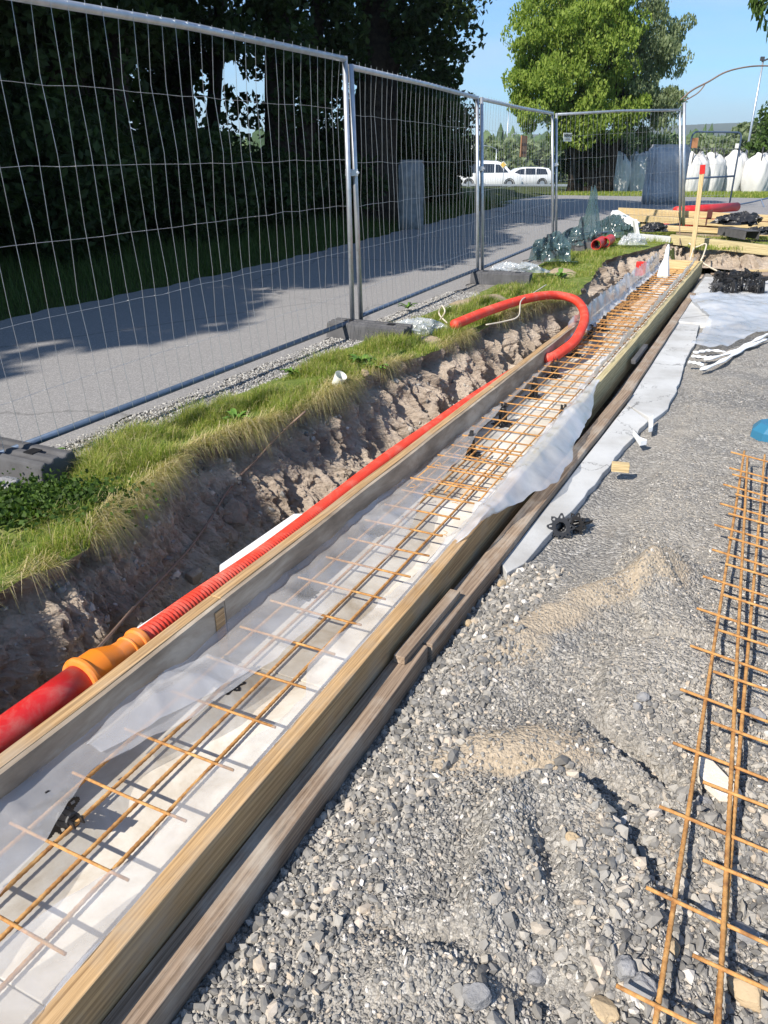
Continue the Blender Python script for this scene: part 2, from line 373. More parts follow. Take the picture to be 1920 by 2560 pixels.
M['redpipe'] = simple('red_plastic', (.58, .014, .014), .34, 0, .2, 14, .06, .5)
M['redhose'] = simple('orange_red_plastic', (.66, .045, .022), .45, 0, .16, 9, .05, .4)
def dusty(name, col, rough):
    m, n, b = mat(name, rough, 0, .5); co = coords(n)
    a = noise(n, co, 7, 8, .7, .6); r = ramp(n, [(.48, (0, 0, 0)), (.75, (1, 1, 1))]); n.links.new(a, r.inputs[0])
    f = noise(n, co, 60, 5, .7); c = mixc(n, math_(n, 'MULTIPLY', r.outputs[0], math_(n, 'MULTIPLY', f, .85)), col, (.46, .36, .28))
    sc_ = noise(n, coords(n, (40, 4, 4)), 3, 4, .6); c = mixc(n, .14, c, mixc(n, sc_, tuple(x*.5 for x in col), tuple(min(1, x*1.2+.08) for x in col)))
    n.links.new(c, b.inputs['Base Color']); rr = ramp(n, [(.3, (rough,)*3), (.7, (min(1, rough+.35),)*3)]); n.links.new(a, rr.inputs[0]); n.links.new(rr.outputs[0], b.inputs['Roughness']); bump(n, b, f, .06, .002); return m
M['redpipe'] = dusty('red_plastic_pipe', (.58, .014, .014), .3)
M['redhose'] = dusty('orange_red_plastic_hose', (.68, .045, .02), .42)
M['orange'] = dusty('orange_plastic_fitting', (.86, .23, .01), .33)
M['blackp'] = simple('black_plastic', (.02, .02, .022), .4, 0, .2, 10, .05, .5)
M['greyp'] = simple('grey_strap', (.05, .05, .055), .6)
M['whitep'] = simple('white_plastic', (.66, .68, .63), .45, 0, .05, 6, .05)
M['bluep'] = simple('blue_plastic', (.035, .17, .29), .4, 0, .08, 5, .03)
M['bag'] = simple('woven_white_fabric', (.60, .60, .59), .75, 0, .06, 5, .5, .2, .03)
M['carwhite'] = simple('white_car_paint', (.78, .79, .80), .25, 0, .02, 3, 0, .6)
M['carred'] = simple('dark_car_paint', (.03, .032, .04), .25, 0, .1, 3, 0, .6)
M['glass'] = simple('dark_window_glass', (.02, .022, .028), .08, 0, .1, 3, 0, .8)
M['tyre'] = simple('tyre_rubber', (.025, .025, .025), .8)
M['bark'] = simple('bark', (.055, .043, .034), .95, 0, .4, 12, .9, .1, .03)
M['cable'] = simple('brown_cable', (.22, .15, .11), .6)
M['wcable'] = simple('pale_cable', (.62, .56, .45), .6)
M['film'] = film('clear_plastic_film', (.80, .80, .82), .31, .12)
M['filmmid'] = film('draped_plastic_film', (.84, .85, .88), .52, .14)
M['filmthick'] = film('milky_plastic_film', (.80, .83, .87), .5)
M['tealfilm'] = film('greenish_plastic_film', (.10, .17, .18), .5, .15, 25)
M['clearfilm'] = film('crumpled_clear_film', (.75, .78, .80), .38, .1, 30)
M['roofgrey'] = simple('grey_roof', (.28, .31, .38), .6)
M['housewall'] = simple('pale_render', (.6, .58, .52), .8)
M['brownsign'] = simple('brown_board', (.36, .17, .08), .8)
M['yellow'] = simple('yellow_paint', (.75, .5, .1), .5)
M['redpaint'] = simple('red_paint', (.7, .03, .025), .6)
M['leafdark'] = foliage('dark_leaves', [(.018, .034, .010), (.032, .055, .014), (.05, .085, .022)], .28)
M['leafbright'] = foliage('bright_leaves', [(.13, .20, .03), (.24, .33, .055), (.36, .44, .10)], .45)
M['leafgrey'] = foliage('grey_green_leaves', [(.11, .15, .07), (.19, .24, .12), (.28, .33, .19)], .4)
M['leafmid'] = foliage('green_leaves', [(.03, .06, .012), (.06, .11, .02), (.10, .17, .035)], .35)
M['grass'] = foliage('grass_blades', [(.10, .17, .025), (.21, .30, .045), (.34, .40, .08), (.55, .50, .18)], .45)
M['straw'] = foliage('dry_grass_blades', [(.24, .27, .06), (.40, .35, .14), (.52, .43, .24), (.62, .53, .35)], .35)
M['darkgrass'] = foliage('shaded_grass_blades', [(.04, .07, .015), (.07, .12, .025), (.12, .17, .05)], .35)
M['forest'] = foliage('forest_crowns', [(.06, .10, .045), (.09, .145, .06), (.14, .20, .08)], .15, .9)

# ---------------------------------------------------------------- ground heights
def G(X, Y):
    X = np.asarray(X, float); Y = np.asarray(Y, float)
    g = .25+.25*sm(9, 22, Y)-1.03*sm(28.5, 52, Y)
    g = g+4.5*sm(150, 420, Y)+30*sm(700, 2300, Y)
    return g
def pz(x, y): return float(G(x, y))
# top edge and foot of the excavated bank (XY)
E_UV = [(-2.22, -1.5), (-2.22, 0), (-2.20, 1.0), (-2.20, 1.65), (-2.25, 1.95), (-2.35, 2.35), (-2.41, 2.75), (-2.39, 3.15), (-2.38, 3.6), (-2.34, 4.1), (-2.27, 4.75), (-2.23, 5.4), (-2.19, 6.1), (-2.13, 7.1), (-1.88, 8.2), (-1.80, 8.7), (-1.98, 10.2), (-2.12, 11.3), (-2.05, 12.5), (-1.74, 13.5)]
B_UV = [(-1.92, -1.5), (-1.92, 0), (-1.92, 1.0), (-1.93, 1.65), (-1.96, 1.95), (-2.02, 2.35), (-2.04, 2.75), (-2.01, 3.15), (-1.93, 3.6), (-1.88, 4.1), (-1.84, 4.75), (-1.83, 5.4), (-1.80, 6.1), (-1.78, 7.1), (-1.66, 8.2), (-1.64, 8.7), (-1.72, 10.2), (-1.78, 11.3), (-1.72, 12.5), (-1.45, 13.4)]
Etop = [T(u, v, 0) for u, v in E_UV]+[Vector(p) for p in ((4.98, 13.75, 0), (5.5, 13.75, 0), (6.0, 13.1, 0), (7.4, 12.7, 0), (10, 12.2, 0), (14, 11.8, 0))]
Bbot = [T(u, v, 0) for u, v in B_UV]+[Vector(p) for p in ((4.95, 12.95, 0), (5.25, 12.75, 0), (5.75, 12.1, 0), (7.2, 11.7, 0), (10, 11.1, 0), (14, 10.8, 0))]
BZ = [-.29]*12+[-.28, -.27, -.25, -.22, -.18, -.12, -.08, -.02, .03, .05, .06, .08, .08, .08]
def resample(pts, ts):
    A = np.array([[*p] for p in pts]); k = np.arange(len(A))
    return np.stack([np.interp(ts, k, A[:, c]) for c in range(A.shape[1])], 1)
def smooth_keys(ts, n):                                             # ease between keys
    return ts
# big ground sheet
us = np.concatenate([np.linspace(-900, -60, 30), np.linspace(-56, -16, 22), np.linspace(-15, -6.6, 22), np.linspace(-6.2, 8, 58), np.linspace(9, 60, 26), np.linspace(80, 1200, 24)])
vs = np.concatenate([np.linspace(-80, -8, 12), np.linspace(-6, 40, 140), np.linspace(42, 120, 40), np.linspace(130, 600, 50), np.linspace(640, 3600, 40)])
UU, VV = np.meshgrid(us, vs, indexing='ij'); XX = UU*CA+VV*SA; YY = -UU*SA+VV*CA
ZZ = G(XX, YY)-.03
edge_u = np.interp(VV, [q[1] for q in E_UV], [q[0] for q in E_UV])
edgeY = np.interp(XX, [4.83, 5.5, 6.0, 7.4, 10, 14], [14.3, 13.75, 13.1, 12.7, 12.2, 11.8])
inside = ((UU > edge_u-.28) & (VV < 13.6) & (XX < 4.9)) | ((XX >= 4.9) & (YY < edgeY+.25))
inside &= (XX < 60)
ZZ = np.where(inside & (YY < 16), -.6, ZZ)
far = sm(-6.5, -9, UU)*(1-sm(60, 90, YY)); ZZ = ZZ+.18*far*(~inside)
p3 = np.stack([XX.ravel()*.25, YY.ravel()*.25, np.zeros(XX.size)], 1)
ZZ = ZZ+(fbm(p3, 3, 5).reshape(ZZ.shape)*.06)*sm(-6.6, -8, UU)
hill = 40*np.exp(-((XX-900)/500)**2-((YY-2000)/400)**2)+44*np.exp(-((XX-1700)/600)**2-((YY-2300)/400)**2)+18*np.exp(-((XX-200)/700)**2-((YY-2500)/500)**2)
ZZ = ZZ+hill*sm(900, 1500, YY)
tag(mesh('ground', np.stack([XX, YY, ZZ], -1), grid_faces(len(us), len(vs)), M['ground'], smooth=True), kind='structure')

PHI = (1+5**.5)/2
ICO = np.array([(-1, PHI, 0), (1, PHI, 0), (-1, -PHI, 0), (1, -PHI, 0), (0, -1, PHI), (0, 1, PHI), (0, -1, -PHI), (0, 1, -PHI), (PHI, 0, -1), (PHI, 0, 1), (-PHI, 0, -1), (-PHI, 0, 1)])/1.902
ICF = np.array([(0, 11, 5), (0, 5, 1), (0, 1, 7), (0, 7, 10), (0, 10, 11), (1, 5, 9), (5, 11, 4), (11, 10, 2), (10, 7, 6), (7, 1, 8), (3, 9, 4), (3, 4, 2), (3, 2, 6), (3, 6, 8), (3, 8, 9), (4, 9, 5), (2, 4, 11), (6, 2, 10), (8, 6, 7), (9, 8, 1)])
def rotmats(n, rng):
    q = rng.normal(size=(n, 4)); q /= np.linalg.norm(q, axis=1)[:, None]; a, b, c, e = q.T
    return np.stack([1-2*(c*c+e*e), 2*(b*c-a*e), 2*(b*e+a*c), 2*(b*c+a*e), 1-2*(b*b+e*e), 2*(c*e-a*b), 2*(b*e-a*c), 2*(c*e+a*b), 1-2*(b*b+c*c)], 1).reshape(n, 3, 3)
def stones(name, C, r, m, rng=RNG):
    n = len(C); sc = np.stack([rng.uniform(.8, 1.45, n), rng.uniform(.6, 1.0, n), rng.uniform(.4, .8, n)], 1)
    V = ICO[None]*(1+rng.uniform(-.33, .30, (n, 12, 1)))*sc[:, None]*r[:, None, None]
    V = np.einsum('nij,nkj->nki', rotmats(n, rng), V)+C[:, None]
    F = (ICF[None]+(np.arange(n)*12)[:, None, None]).reshape(-1, 3)
    return mesh(name, V.reshape(-1, 3), F, m)
# ---------------------------------------------------------------- excavated soil wall
ns, nt_ = 900, 70
k_of = np.concatenate([np.linspace(1, 13, 760), np.linspace(13, len(Etop)-1, 260)[1:]])
Et = resample(Etop, k_of); Bt = resample(Bbot, k_of); bz = np.interp(k_of, np.arange(len(BZ)), BZ)
_t = np.gradient(Et[:, :2], axis=0); _t /= np.linalg.norm(_t, axis=1)[:, None]+1e-9; _s = np.concatenate([[0], np.cumsum(np.linalg.norm(np.diff(Et[:, :2], axis=0), axis=1))])
_w = fbm(np.stack([_s*1.6, _s*0, _s*0], 1), 5, 444, .6)*.05; Et[:, 0] += _t[:, 1]*_w; Et[:, 1] -= _t[:, 0]*_w
topz = np.minimum(G(Et[:, 0], Et[:, 1])+.045, .40)
tt = np.linspace(0, 1, nt_)
wz = topz[:, None]*(1-tt)+bz[:, None]*tt
frac = tt**1.15                                                      # steeper at the top
X = Et[:, :1]*(1-frac)+Bt[:, :1]*frac; Y = Et[:, 1:2]*(1-frac)+Bt[:, 1:2]*frac
d = Bt[:, :2]-Et[:, :2]; d /= np.linalg.norm(d, axis=1)[:, None]+1e-9
pp = np.stack([X, Y, wz], -1).reshape(-1, 3)
al_s = np.concatenate([[0], np.cumsum(np.linalg.norm(np.diff(Et[:, :2], axis=0), axis=1))])
SS, TT = np.meshgrid(al_s, tt, indexing='ij'); st = lambda a, b, c=0: np.stack([SS.ravel()*a+fbm(pp*3, 2, 61)*.25, TT.ravel()*b, TT.ravel()*0+c], 1)
disp = fbm(pp*np.array([2.4, 2.4, 2.0]), 3, 3)*.075
groove = 1-np.abs(fbm(st(5.5, 1.3), 3, 21)); disp += (groove-.7)*.085*sm(6, 9, k_of).repeat(nt_)+(groove-.7)*.045
disp += fbm(st(17, 4.5, 3), 4, 9, .62)*.026+fbm(pp*26, 4, 41, .62)*.012
blk = np.floor(fbm(pp*5.5, 2, 33)*3)/3; disp += blk*.016
disp = disp.reshape(X.shape)*(.25+.75*sm(0, .12, tt))*(sm(1.04, .8, tt))[None, :]*1.15
disp -= .05*np.exp(-((tt-.13)/.07)**2)[None, :]                       # undercut beneath the turf
X = X+disp*d[:, :1]; Y = Y+disp*d[:, 1:2]; wz = wz+disp*.35
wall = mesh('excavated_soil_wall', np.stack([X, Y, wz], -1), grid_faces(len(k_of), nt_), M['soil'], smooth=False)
tag(wall, kind='structure'); 
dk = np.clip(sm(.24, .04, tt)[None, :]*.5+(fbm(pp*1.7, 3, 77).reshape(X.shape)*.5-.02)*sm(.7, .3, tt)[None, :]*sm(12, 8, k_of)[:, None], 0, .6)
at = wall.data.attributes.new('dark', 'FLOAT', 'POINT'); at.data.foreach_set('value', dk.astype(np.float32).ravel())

wi = RNG.integers(0, len(k_of), 1500); wj = (RNG.uniform(.12, .98, 1500)*(nt_-1)).astype(int); wr_ = .004+.020*RNG.uniform(0, 1, 1500)**3.5
tag(stones('wall_pebbles', np.stack([X[wi, wj], Y[wi, wj], wz[wi, wj]], 1), wr_, M['stone']), 'pebbles sticking out of the cut soil face', 'pebbles', kind='stuff')
# bank top: from the crest outwards
off = np.linspace(-.01, 1, 16)
nrm = -d; kb = k_of
inner = Et[:, :2]
outer = np.zeros_like(inner)
uvu = inner[:, 0]*CA-inner[:, 1]*SA; uvv = inner[:, 0]*SA+inner[:, 1]*CA
w1 = sm(17.5, 20, kb)
o1 = np.stack([(-2.98)*CA+uvv*SA, 2.98*SA+uvv*CA], 1); o2 = np.stack([inner[:, 0]+.2*(inner[:, 0]-4), inner[:, 1]+2.6], 1)
outer = o1*(1-w1[:, None])+o2*w1[:, None]
BX = inner[:, :1]*(1-off)+outer[:, :1]*off; BY = inner[:, 1:2]*(1-off)+outer[:, 1:2]*off
pb = np.stack([BX, BY, BX*0], -1).reshape(-1, 3)
BZt = np.minimum(G(BX, BY), .5)+.045*(1-off)[None, :]+.01+fbm(pb*3, 4, 15).reshape(BX.shape)*.018*np.sin(np.pi*np.clip(off, 0, 1))[None, :]
BZt = np.where(off[None, :] <= 0, topz[:, None]-.0, BZt); BZt[:, -1] -= .06
bare = np.zeros(BX.shape)
BARE = [(P(1215, 728, .36), .26), (P(1075, 838, .35), .13), (P(1400, 672, .36), .26), (P(1150, 735, .36), .2), (P(1130, 812, .36), .14)]
for c, r in BARE: bare = np.maximum(bare, 1-sm(r*.6, r, np.hypot(BX-c.x, BY-c.y)))
BZt += bare*.05*np.sin(np.pi*np.clip(off, 0, 1))[None, :]
bank = mesh('grass_bank', np.stack([BX, BY, BZt], -1), grid_faces(len(kb), len(off)), M['bank'], smooth=True); tag(bank, kind='structure')
at = bank.data.attributes.new('bare', 'FLOAT', 'POINT'); at.data.foreach_set('value', bare.astype(np.float32).ravel())

# trench floor
us2 = np.linspace(-2.6, -.6, 60); vs2 = np.linspace(-1.5, 14, 260); U2, V2 = np.meshgrid(us2, vs2, indexing='ij')
Z2 = np.interp(V2, [-1.5, 6, 8, 11, 14], [-.33, -.31, -.24, -.12, -.06])+fbm(np.stack([U2.ravel()*5, V2.ravel()*5, U2.ravel()*0], 1), 4, 8).reshape(U2.shape)*.035
fl = mesh('trench_floor', np.stack([U2*CA+V2*SA, -U2*SA+V2*CA, np.minimum(Z2, -.07)], -1), grid_faces(60, 260), M['soil']); tag(fl, kind='structure')

# ---------------------------------------------------------------- gravel pad with humps and wheel ruts
def hump(X, Y, c, a, b, ang, h):
    ca, sa = math.cos(ang), math.sin(ang); dx, dy = X-c[0], Y-c[1]; p = dx*ca+dy*sa; q = -dx*sa+dy*ca
    return h*np.exp(-(p/a)**2-(q/b)**2)
HM = [  # photo x, y, half-width across, half-depth, turn, height
 (1640, 1440, .16, .10, .5, .075), (1480, 1500, .34, .09, .45, .045), (1330, 1590, .3, .1, .4, .03),
 (1300, 1870, .24, .12, .1, .035), (1150, 2050, .25, .12, .4, .03),
 (1660, 2050, .14, .2, .3, .035), (1200, 2330, .2, .12, .2, .035), (1500, 2440, .12, .1, .5, .02), (1700, 1700, .2, .2, .2, .03)]
DM = [(1420, 1950, .28, .04, -.12, -.03), (1590, 2010, .10, .04, -.7, -.03), (1700, 1610, .25, .045, -.3, -.03), (1340, 2400, .09, .16, .2, -.04), (1370, 2180, .03, .14, .1, -.03), (1600, 1890, .03, .16, .5, -.07), (1150, 2380, .2, .04, -.4, -.03)]
PLT = [(1400, 2240, .20, .42, .10, 1985), (1690, 1800, .2, .30, .042, 1630), (1280, 1680, .3, .2, .018, 1600), (1180, 2450, .2, .2, .025, 2370), (1690, 1560, .12, .12, .04, 1455)]
def padz(X, Y):
    X = np.asarray(X, float); Y = np.asarray(Y, float); sh = X.shape
    u = X*CA-Y*SA; v = X*SA+Y*CA
    z = .075+.03*sm(-.8, .4, u)
    for x, y, a, b, g, h in HM+DM:
        c = P(x, y, .1); z = z+hump(X, Y, c, a, b, g, h*1.7)
    q = np.stack([X.ravel(), Y.ravel(), X.ravel()*0], 1)
    for x, y, a, b_, h, ye in PLT:
        c = P(x, y, .1); e_ = P(x, ye, .1); b = e_.y-c.y; dx = (X-c.x)/a; dy = (Y-c.y)/max(b, .05)
        wob = fbm(q*6, 2, 88).reshape(sh)*.12
        z = z+h*sm(1.16, .92, np.sqrt(dx**2+dy**2)+wob)*sm(-.9, .5, dy)
    z = z+fbm(q*2.2, 4, 55).reshape(sh)*.016*sm(-.7, .0, u)+fbm(q*13, 3, 56).reshape(sh)*.006
    edge = sm(-.62, -.84, u)*(v < 3.0); z = z-.06*edge
    z = z-.03*sm(4.0, 6.5, v)
    flat = sm(-.25, -.55, u)*sm(2.7, 3.1, v); z = z*(1-flat)+.03*flat
    return z
def pad_sheet(name, us, vs):
    U, V = np.meshgrid(us, vs, indexing='ij'); X = U*CA+V*SA; Y = -U*SA+V*CA; Z = padz(X, Y)
    o = mesh(name, np.stack([X, Y, Z], -1), grid_faces(len(us), len(vs)), M['gravel'], smooth=True); tag(o, kind='structure')
    s = np.zeros(X.shape)
    for x, y, a, b, g, k in ((1650, 1450, .13, .12, .5, 1.), (1520, 1500, .28, .10, .5, .9), (1360, 1570, .32, .11, .5, .8), (1280, 1640, .3, .1, .4, .6), (1310, 1880, .25, .12, .1, .95), (1130, 1900, .2, .12, .3, .6), (1560, 2140, .15, .16, 0, .5), (1680, 2150, .1, .2, 0, .45), (1530, 1310, .1, .15, 0, .35), (950, 2300, .1, .1, 0, .4)):
        c = P(x, y, .1); s = np.maximum(s, hump(X, Y, c, a, b, g, k))
    at = o.data.attributes.new('sand', 'FLOAT', 'POINT'); at.data.foreach_set('value', s.astype(np.float32).ravel()); return o
pad_sheet('gravel_ground', np.concatenate([np.arange(-.86, 1.5, .0125), np.linspace(1.52, 12, 60)]), np.concatenate([np.linspace(-3, .38, 20), np.arange(.4, 5.2, .0125), np.linspace(5.22, 13.2, 160)]))

# loose stones
def scatter(n, u0, u1, v0, v1):
    u = RNG.uniform(u0, u1, n); v = RNG.uniform(v0, v1, n); return u*CA+v*SA, -u*SA+v*CA, u, v
cs, rs = [], []
for (n, u0, u1, v0, v1, r0, r1) in ((52000, -.82, 1.15, .35, 2.2, .0022, .0088), (30000, -.75, 1.3, 1.8, 4.2, .002, .0052), (12000, -.7, 1.6, 3.8, 6.5, .002, .0055), (20000, -.35, 1.2, 1.5, 3.3, .0028, .0075), (3500, -.1, .9, .5, 2.2, .009, .016), (2600, -.82, -.55, .4, 3.2, .008, .018), (700, -.3, .7, .5, 1.9, .012, .022)):
    x, y, u, v = scatter(n, u0, u1, v0, v1)
    sandy = np.zeros(n)
    for sx, sy, a, b, g, k in ((1600, 1450, .2, .08, .5, 1.), (1370, 1570, .35, .09, .5, .9), (1310, 1860, .25, .1, .1, 1.)):
        c = P(sx, sy, .1); sandy = np.maximum(sandy, hump(x, y, c, a, b, g, k))
    keep = (sandy < RNG.uniform(.1, 1.15, n)**1.5) & (~((u < -.36) & (v > 2.9)))
    dens = fbm(np.stack([x*2.5, y*2.5, x*0], 1), 3, 91); keep &= dens > RNG.uniform(-1.3, -.05, n)
    x, y = x[keep], y[keep]; r = r0+(r1-r0)*RNG.uniform(0, 1, len(x))**1.7
    cs.append(np.stack([x, y, padz(x, y)+r*.25], 1)); rs.append(r)
tag(stones('gravel_stones', np.concatenate(cs), np.concatenate(rs), M['stone']), 'loose grey crushed gravel spread over the pad beside the formwork', 'gravel', kind='stuff')
# pale shoulder stones beside the asphalt
x, y, u, v = scatter(15000, -3.24, -2.86, 1.4, 8.5); r = RNG.uniform(.004, .011, len(x))
ms = simple('pale_stone', (.42, .41, .39), .85, 0, .3, 40, .2)
n_ = ms.node_tree; rr_ = ramp(n_, [(0, (.15, .145, .14)), (.5, (.30, .29, .275)), (1, (.52, .51, .48))]); n_.links.new(island(n_), rr_.inputs[0]); n_.links.new(rr_.outputs[0], n_.nodes['Principled BSDF'].inputs['Base Color'])
tag(stones('shoulder_gravel', np.stack([x, y, G(x, y)+.008+r*.2], 1), r, ms), 'strip of pale crushed stone between asphalt and grass', 'gravel', kind='stuff')
# clods and pebbles on the trench floor
x, y, u, v = scatter(3400, -2.25, -1.6, .3, 7); r = .005+.02*RNG.uniform(0, 1, len(x))**3
zf = -.31+0*u
tag(stones('trench_rubble', np.stack([x, y, zf+r*.3], 1), r, M['soil']), 'crumbled earth and pebbles on the trench bottom', 'rubble', kind='stuff')

# shoulder strip + road
def strip(name, uL, uR, v0, v1, n, dz, m):
    V = []; 
    for v in np.linspace(v0, v1, n):
        for u in np.linspace(uL, uR, 10):
            uu = u+(.035*math.sin(v*5.3)+.025*math.sin(v*13.1) if u == uR or u == uL else 0)
            p = T(uu, v); V.append((p.x, p.y, pz(p.x, p.y)+dz))
    return tag(mesh(name, V, grid_faces(n, 10), m, smooth=True), kind='structure')
strip('shoulder', -3.3, -2.8, -6, 15, 260, .004, M['shoulder'])
strip('path', -6.45, -3.2, -8, 22, 400, .012, M['asphalt'])
# junction asphalt beyond the path
poly = [T(-3.2, 17.0), Vector((5.2, 17.2, 0)), Vector((8, 16.4, 0)), Vector((13, 15.5, 0)), Vector((24, 14, 0)), Vector((24, 23.0, 0)), Vector((15, 24.4, 0)), Vector((10.5, 26.2, 0)), Vector((7, 27.4, 0)), Vector((4.5, 28.0, 0)), Vector((1.9, 28.2, 0)), Vector((1.0, 25, 0)), T(-6.4, 20.8), T(-6.4, 19.0)]
def fill_poly(name, poly, dz, m, step=1.0):
    import bmesh
    bm = bmesh.new(); vsb = [bm.verts.new((p.x, p.y, 0)) for p in poly]; bm.faces.new(vsb)
    xs = [p.x for p in poly]; ys = [p.y for p in poly]
    for a in np.arange(math.floor(min(ys)), max(ys), step): 
        bmesh.ops.bisect_plane(bm, geom=bm.verts[:]+bm.edges[:]+bm.faces[:], plane_co=(0, a, 0), plane_no=(0, 1, 0))
    for a in np.arange(math.floor(min(xs)), max(xs), step*4): 
        bmesh.ops.bisect_plane(bm, geom=bm.verts[:]+bm.edges[:]+bm.faces[:], plane_co=(a, 0, 0), plane_no=(1, 0, 0))
    for vv in bm.verts: vv.co.z = pz(vv.co.x, vv.co.y)+dz
    me = bpy.data.meshes.new(name); bm.to_mesh(me); bm.free(); me.materials.append(m); me.flip_normals() if me.polygons[0].normal.z < 0 else None
    o = bpy.data.objects.new(name, me); COL.objects.link(o); return tag(o, kind='structure')
fill_poly('road', poly, .018, M['asphalt'])
fill_poly('far_road', [Vector((-60, 57, 0)), Vector((80, 60, 0)), Vector((80, 72, 0)), Vector((-60, 70, 0))], .02, M['asphalt'], 4)

# ---------------------------------------------------------------- fence
def kink(n, amp): return [random.gauss(0, amp) for _ in range(n)]
FENCE_G = 'mesh fence panels along the path'
def panel(a0, a1, b0, b1, label, sag=.0, dark_bottom=True, spacing=.108):
    """a0/a1 foot and top of one end post, b0/b1 of the other"""
    a0, a1, b0, b1 = map(Vector, (a0, a1, b0, b1))
    root = empty('mesh_fence', (a0+b0)/2, label, 'fence panel', FENCE_G)
    for p, q in ((a0, a1), (b0, b1)):
        m = MB(); m.tube([p, (p+q)/2, q], .021, 10); m.build('post', M['galv'], root, True)
    m = MB(); m.tube([a1+(a0-a1).normalized()*.02, (a1+b1)/2+Vector((0, 0, -sag)), b1+(b0-b1).normalized()*.02], .021, 10); m.build('top_rail', M['galv'], root, True)
    m = MB(); m.tube([a0+(a1-a0)*.05, b0+(b1-b0)*.05], .019, 10); m.build('bottom_rail', M['galvblue'] if dark_bottom else M['galv'], root, True)
    L = (b0-a0).length; n = int(L/spacing); m = MB()
    nrm = (b0-a0).cross(Vector((0, 0, 1))).normalized()
    for k in range(1, n):
        t = k/n; lo = a0.lerp(b0, t); hi = a1.lerp(b1, t)-Vector((0, 0, sag*(1-abs(2*t-1)))); lo = lo+(hi-lo)*.045
        pts = []; al = (b0-a0).normalized(); w_ = kink(7, .0045); w2 = kink(7, .008)
        for j in range(7): pts.append(lo.lerp(hi+(hi-lo)*.012, j/6)+al*(w_[j] if 0 < j < 6 else 0)+nrm*(w2[j] if 0 < j < 6 else .02))
        m.tube(pts, .0014, 4, True)
    for f in (.165, .33, .5, .66, .83):
        lo = a0.lerp(a1, f); hi = b0.lerp(b1, f); w_ = kink(20, .004)
        m.tube([lo.lerp(hi, j/19)+Vector((0, 0, w_[j]))+nrm*.004 for j in range(20)], .0010, 4, True)
    m.build('wire_infill', M['wire'], root)
    return root
def up(p, z): return Vector((p.x, p.y, z))
pl0 = T(-3.12, 2.18, .27); pl1 = T(-3.16, 2.18, 2.29)
p1a = P(882, 832, .28); p1t = PD(862, 140, 6.55)
p1b = P(903, 818, .30); p1bt = PD(877, 160, 6.62)
p2a = P(1194, 694, .31); p2t = PD(1193, 240, 9.85)
p2b = P(1206, 690, .32); p2bt = PD(1204, 243, 9.95)
p3a = P(1382, 612, .37); p3t = PD(1381, 280, 13.1)
p3b = P(1390, 610, .38); p3bt = PD(1391, 283, 13.2)
p4a = PX(1700, 15.0, .45); p4t = PD(1700, 272, 15.0)
panel(pl0, pl1, p1a, p1t, 'nearest mesh fence panel, its rails running out of the left of the picture', .0)
panel(p1b, p1bt, p2a, p2t, 'second mesh fence panel, in front of the upright concrete pillar', .01)
panel(p2b, p2bt, p3a, p3t, 'third mesh fence panel, with the brown board tied to it', .03)
r4 = panel(p3b, p3bt, p4a, p4t, 'farthest mesh fence panel, turned to face the camera and carrying a small white sign', .0)
# closing post at the far corner, clamps
def clamp(p, q, label):
    m = MB(); c = (p+q)/2; m.box(c, (.10, .03, .05)); m.tube([c-Vector((.03, .05, 0)), c+Vector((.03, .03, 0))], .006, 6)
    m.tube([c+Vector((.05, -.05, .0)), c+Vector((.05, .03, 0))], .012, 6)
    return tag(m.build('fence_clamp', M['galv'], bevel=.003), label, 'clamp', 'clamps joining the fence panels')
clamp(p1a.lerp(p1t, .62), p1b.lerp(p1bt, .62), 'steel clamp joining the nearest and second fence panels')
clamp(p2a.lerp(p2t, .62), p2b.lerp(p2bt, .62), 'steel clamp joining the second and third fence panels')
clamp(p3a.lerp(p3t, .62), p3b.lerp(p3bt, .62), 'steel clamp joining the third and farthest fence panels')
m = MB(); cp = p4a+Vector((.07, .03, 0)); m.tube([cp, Vector((p4t.x+.07, p4t.y+.03, p4t.z+.1))], .028, 10)
tag(m.build('corner_pole', M['galv'], None, True), 'thick steel pole at the far end of the fence, taller than the panel beside it', 'pole')
def foot_block(c, ang, label, m_='darkblock', L=.72):
    root = empty('concrete_ballast', c, label, 'fence foot', 'concrete feet carrying the fence')
    X = Vector((math.cos(ang), math.sin(ang), 0)); Yv = Vector((-math.sin(ang), math.cos(ang), 0)); Z = Vector((0, 0, 1))
    b = MB(); c = Vector(c)
    prof = [(-.12, 0), (.12, 0), (.10, .13), (.085, .145), (.05, .145), (.045, .13), (.015, .13), (.01, .145), (-.03, .145), (-.035, .13), (-.065, .13), (-.07, .145), (-.10, .13)]
    b.prism([(a, h) for a, h in prof], c-X*(L/2), Yv, Z, X, L)
    b.build('block', M[m_], root, bevel=.008)
    for s in (-.2, .2): g = MB(); g.box(c+X*s+Z*.147, (.06, .06, .006), (X, Yv, Z)); g.build('post_hole', M['blackp'], root)
    return root
foot_block(T(-2.93, 5.80, pz(*T(-3, 5.8).xy)), -TA, 'dark concrete fence foot beneath the joint of the nearest two panels')
foot_block(T(-2.90, 9.3, pz(*T(-3, 9.3).xy)), -TA+.1, 'concrete fence foot beside the heap of clear plastic, second from the camera')
foot_block(T(-2.85, 12.9, pz(*T(-3, 12.9).xy)), -TA, 'farthest concrete fence foot, behind the greenish plastic')
foot_block(T(-3.16, 2.33, pz(*T(-3, 2.3).xy)), -TA, 'black shaded fence foot at the left edge, behind the clover')
